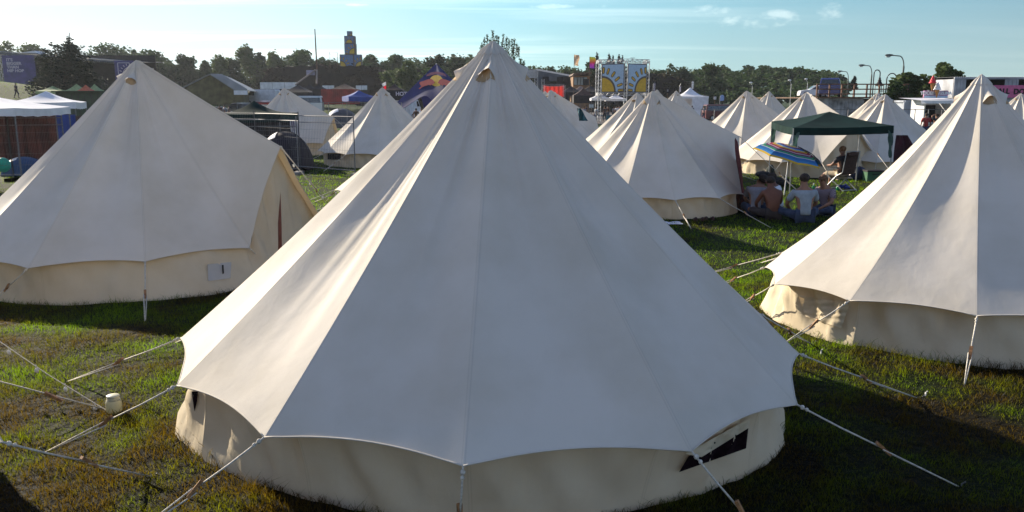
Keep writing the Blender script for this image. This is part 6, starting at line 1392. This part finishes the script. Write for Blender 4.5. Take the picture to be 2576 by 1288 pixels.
p = at(8, 415, 26.6); t = thing('ball', 'turquoise balloon at the left edge beside the fence post', 'balloon', (p.x, p.y, 0)); M = MB(); M.ell((0, 0, p.z), (.22, .22, .24), 14, 10); M.build('balloon_skin', mat('turquoise_rubber', (.03, .42, .36), .35, trans=.4), t, True); M = MB(); M.tube([(0, 0, 0), (0, 0, p.z-.22)], .006, 4); M.build('stick', m_wood, t)
# people further away
sk = [sh_dark, sh_grey, sh_blue, sh_white, sh_red, mat('brown_shirt', (.10, .05, .03), .85)]
WALK = dict(kl=(-.10, .18, .52), al=(-.11, .10, .12), tl=(-.11, .22, .06), kr=(.10, -.05, .50), ar=(.10, -.28, .12), tr=(.10, -.18, .04), wl=(-.22, -.08, .93), wr=(.24, .20, .98))
GF = 'people walking on the festival pavement'
ppl = [('person in dark clothes walking over the grassy bank at the left edge', 43, 100, R(-90), 0, WALK, None), ('person with back turned standing left of the paper notice', 1469, 92, R(10), 1, {}, GF), ('person in a light shirt left of the standing one near the notice', 1442, 95, R(60), 3, WALK, GF), ('person in blue grey just right of the paper notice', 1500, 90, R(120), 2, {}, GF), ('person in dark clothes under the billboard, first right of its leg', 1522, 96, R(30), 0, WALK, GF), ('person in a brown shirt under the billboard, second right of its leg', 1530, 101, R(170), 5, {}, GF),
       ('person in grey walking under the right half of the billboard', 1544, 97, R(-70), 1, WALK, GF), ('person in white under the billboard near the tent peaks', 1553, 102, R(-20), 3, {}, GF), ('person in red behind the two sunlit tent edges', 1558, 108, R(0), 4, {}, GF), ('person in dark clothes farther back left of the billboard leg', 1476, 108, R(90), 0, WALK, GF), ('person in black standing before the white market gazebo', 1742, 104, R(0), 0, {}, GF), ('person in pale clothes standing left of the dark red van', 1772, 96, R(70), 1, WALK, GF),
       ('person in a red top seen above the tent beside the white container', 2066, 56, R(20), 4, {}, None), ('person whose head shows between two tent peaks before the field', 1978, 60, R(20), 5, {}, None), ('person in a red shirt queuing at the ice cream kiosk', 2335, 48, R(-15), 4, {}, None),
       ('person loading the dark estate car with raised tailgate', 551, 88, R(40), 5, {}, None), ('person in pale clothes beside the dark estate car', 562, 88, R(-60), 1, {}, None), ('person in dark clothes right of the dark estate car', 575, 88, R(120), 0, WALK, None), ('person standing left of the red container', 766, 84, R(0), 0, {}, None), ('person in front of the silver van', 783, 86, R(30), 1, {}, None), ('person inside the arch of the blue star tent', 1046, 74, R(0), 5, {}, None), ('person in white in the arch of the blue star tent', 1060, 76, R(40), 3, {}, None)]
for lab, px, Y, rz, s_, ov, g_ in ppl: person(lab, gpos(px, Y), rz, STAND, sk[s_], jeans if s_ != 0 else sh_dark, over=ov, group=g_)
person('person in dark clothes with hands on head at the ice cream kiosk', gpos(2362, 47), R(10), STAND, sh_dark, jeans, over=dict(el=(-.34, .02, 1.60), wl=(-.12, 0, 1.70), er=(.34, .02, 1.60), wr=(.12, 0, 1.70)))

for px, py, lab in ((2326, 1001, 'white plastic peg tip in the grass right of the foreground tent'), (2064, 893, 'white plastic bit in the grass below the right tent rope')):
    p = gp(px, py); t = thing('peg_tip', lab, 'tent peg', (p.x, p.y, 0)); M = MB(); M.tube([(0, 0, -.03), (.006, 0, .05), (.02, 0, .062)], .007, 6); M.build('plastic_hook', m_wpaint, t, True)
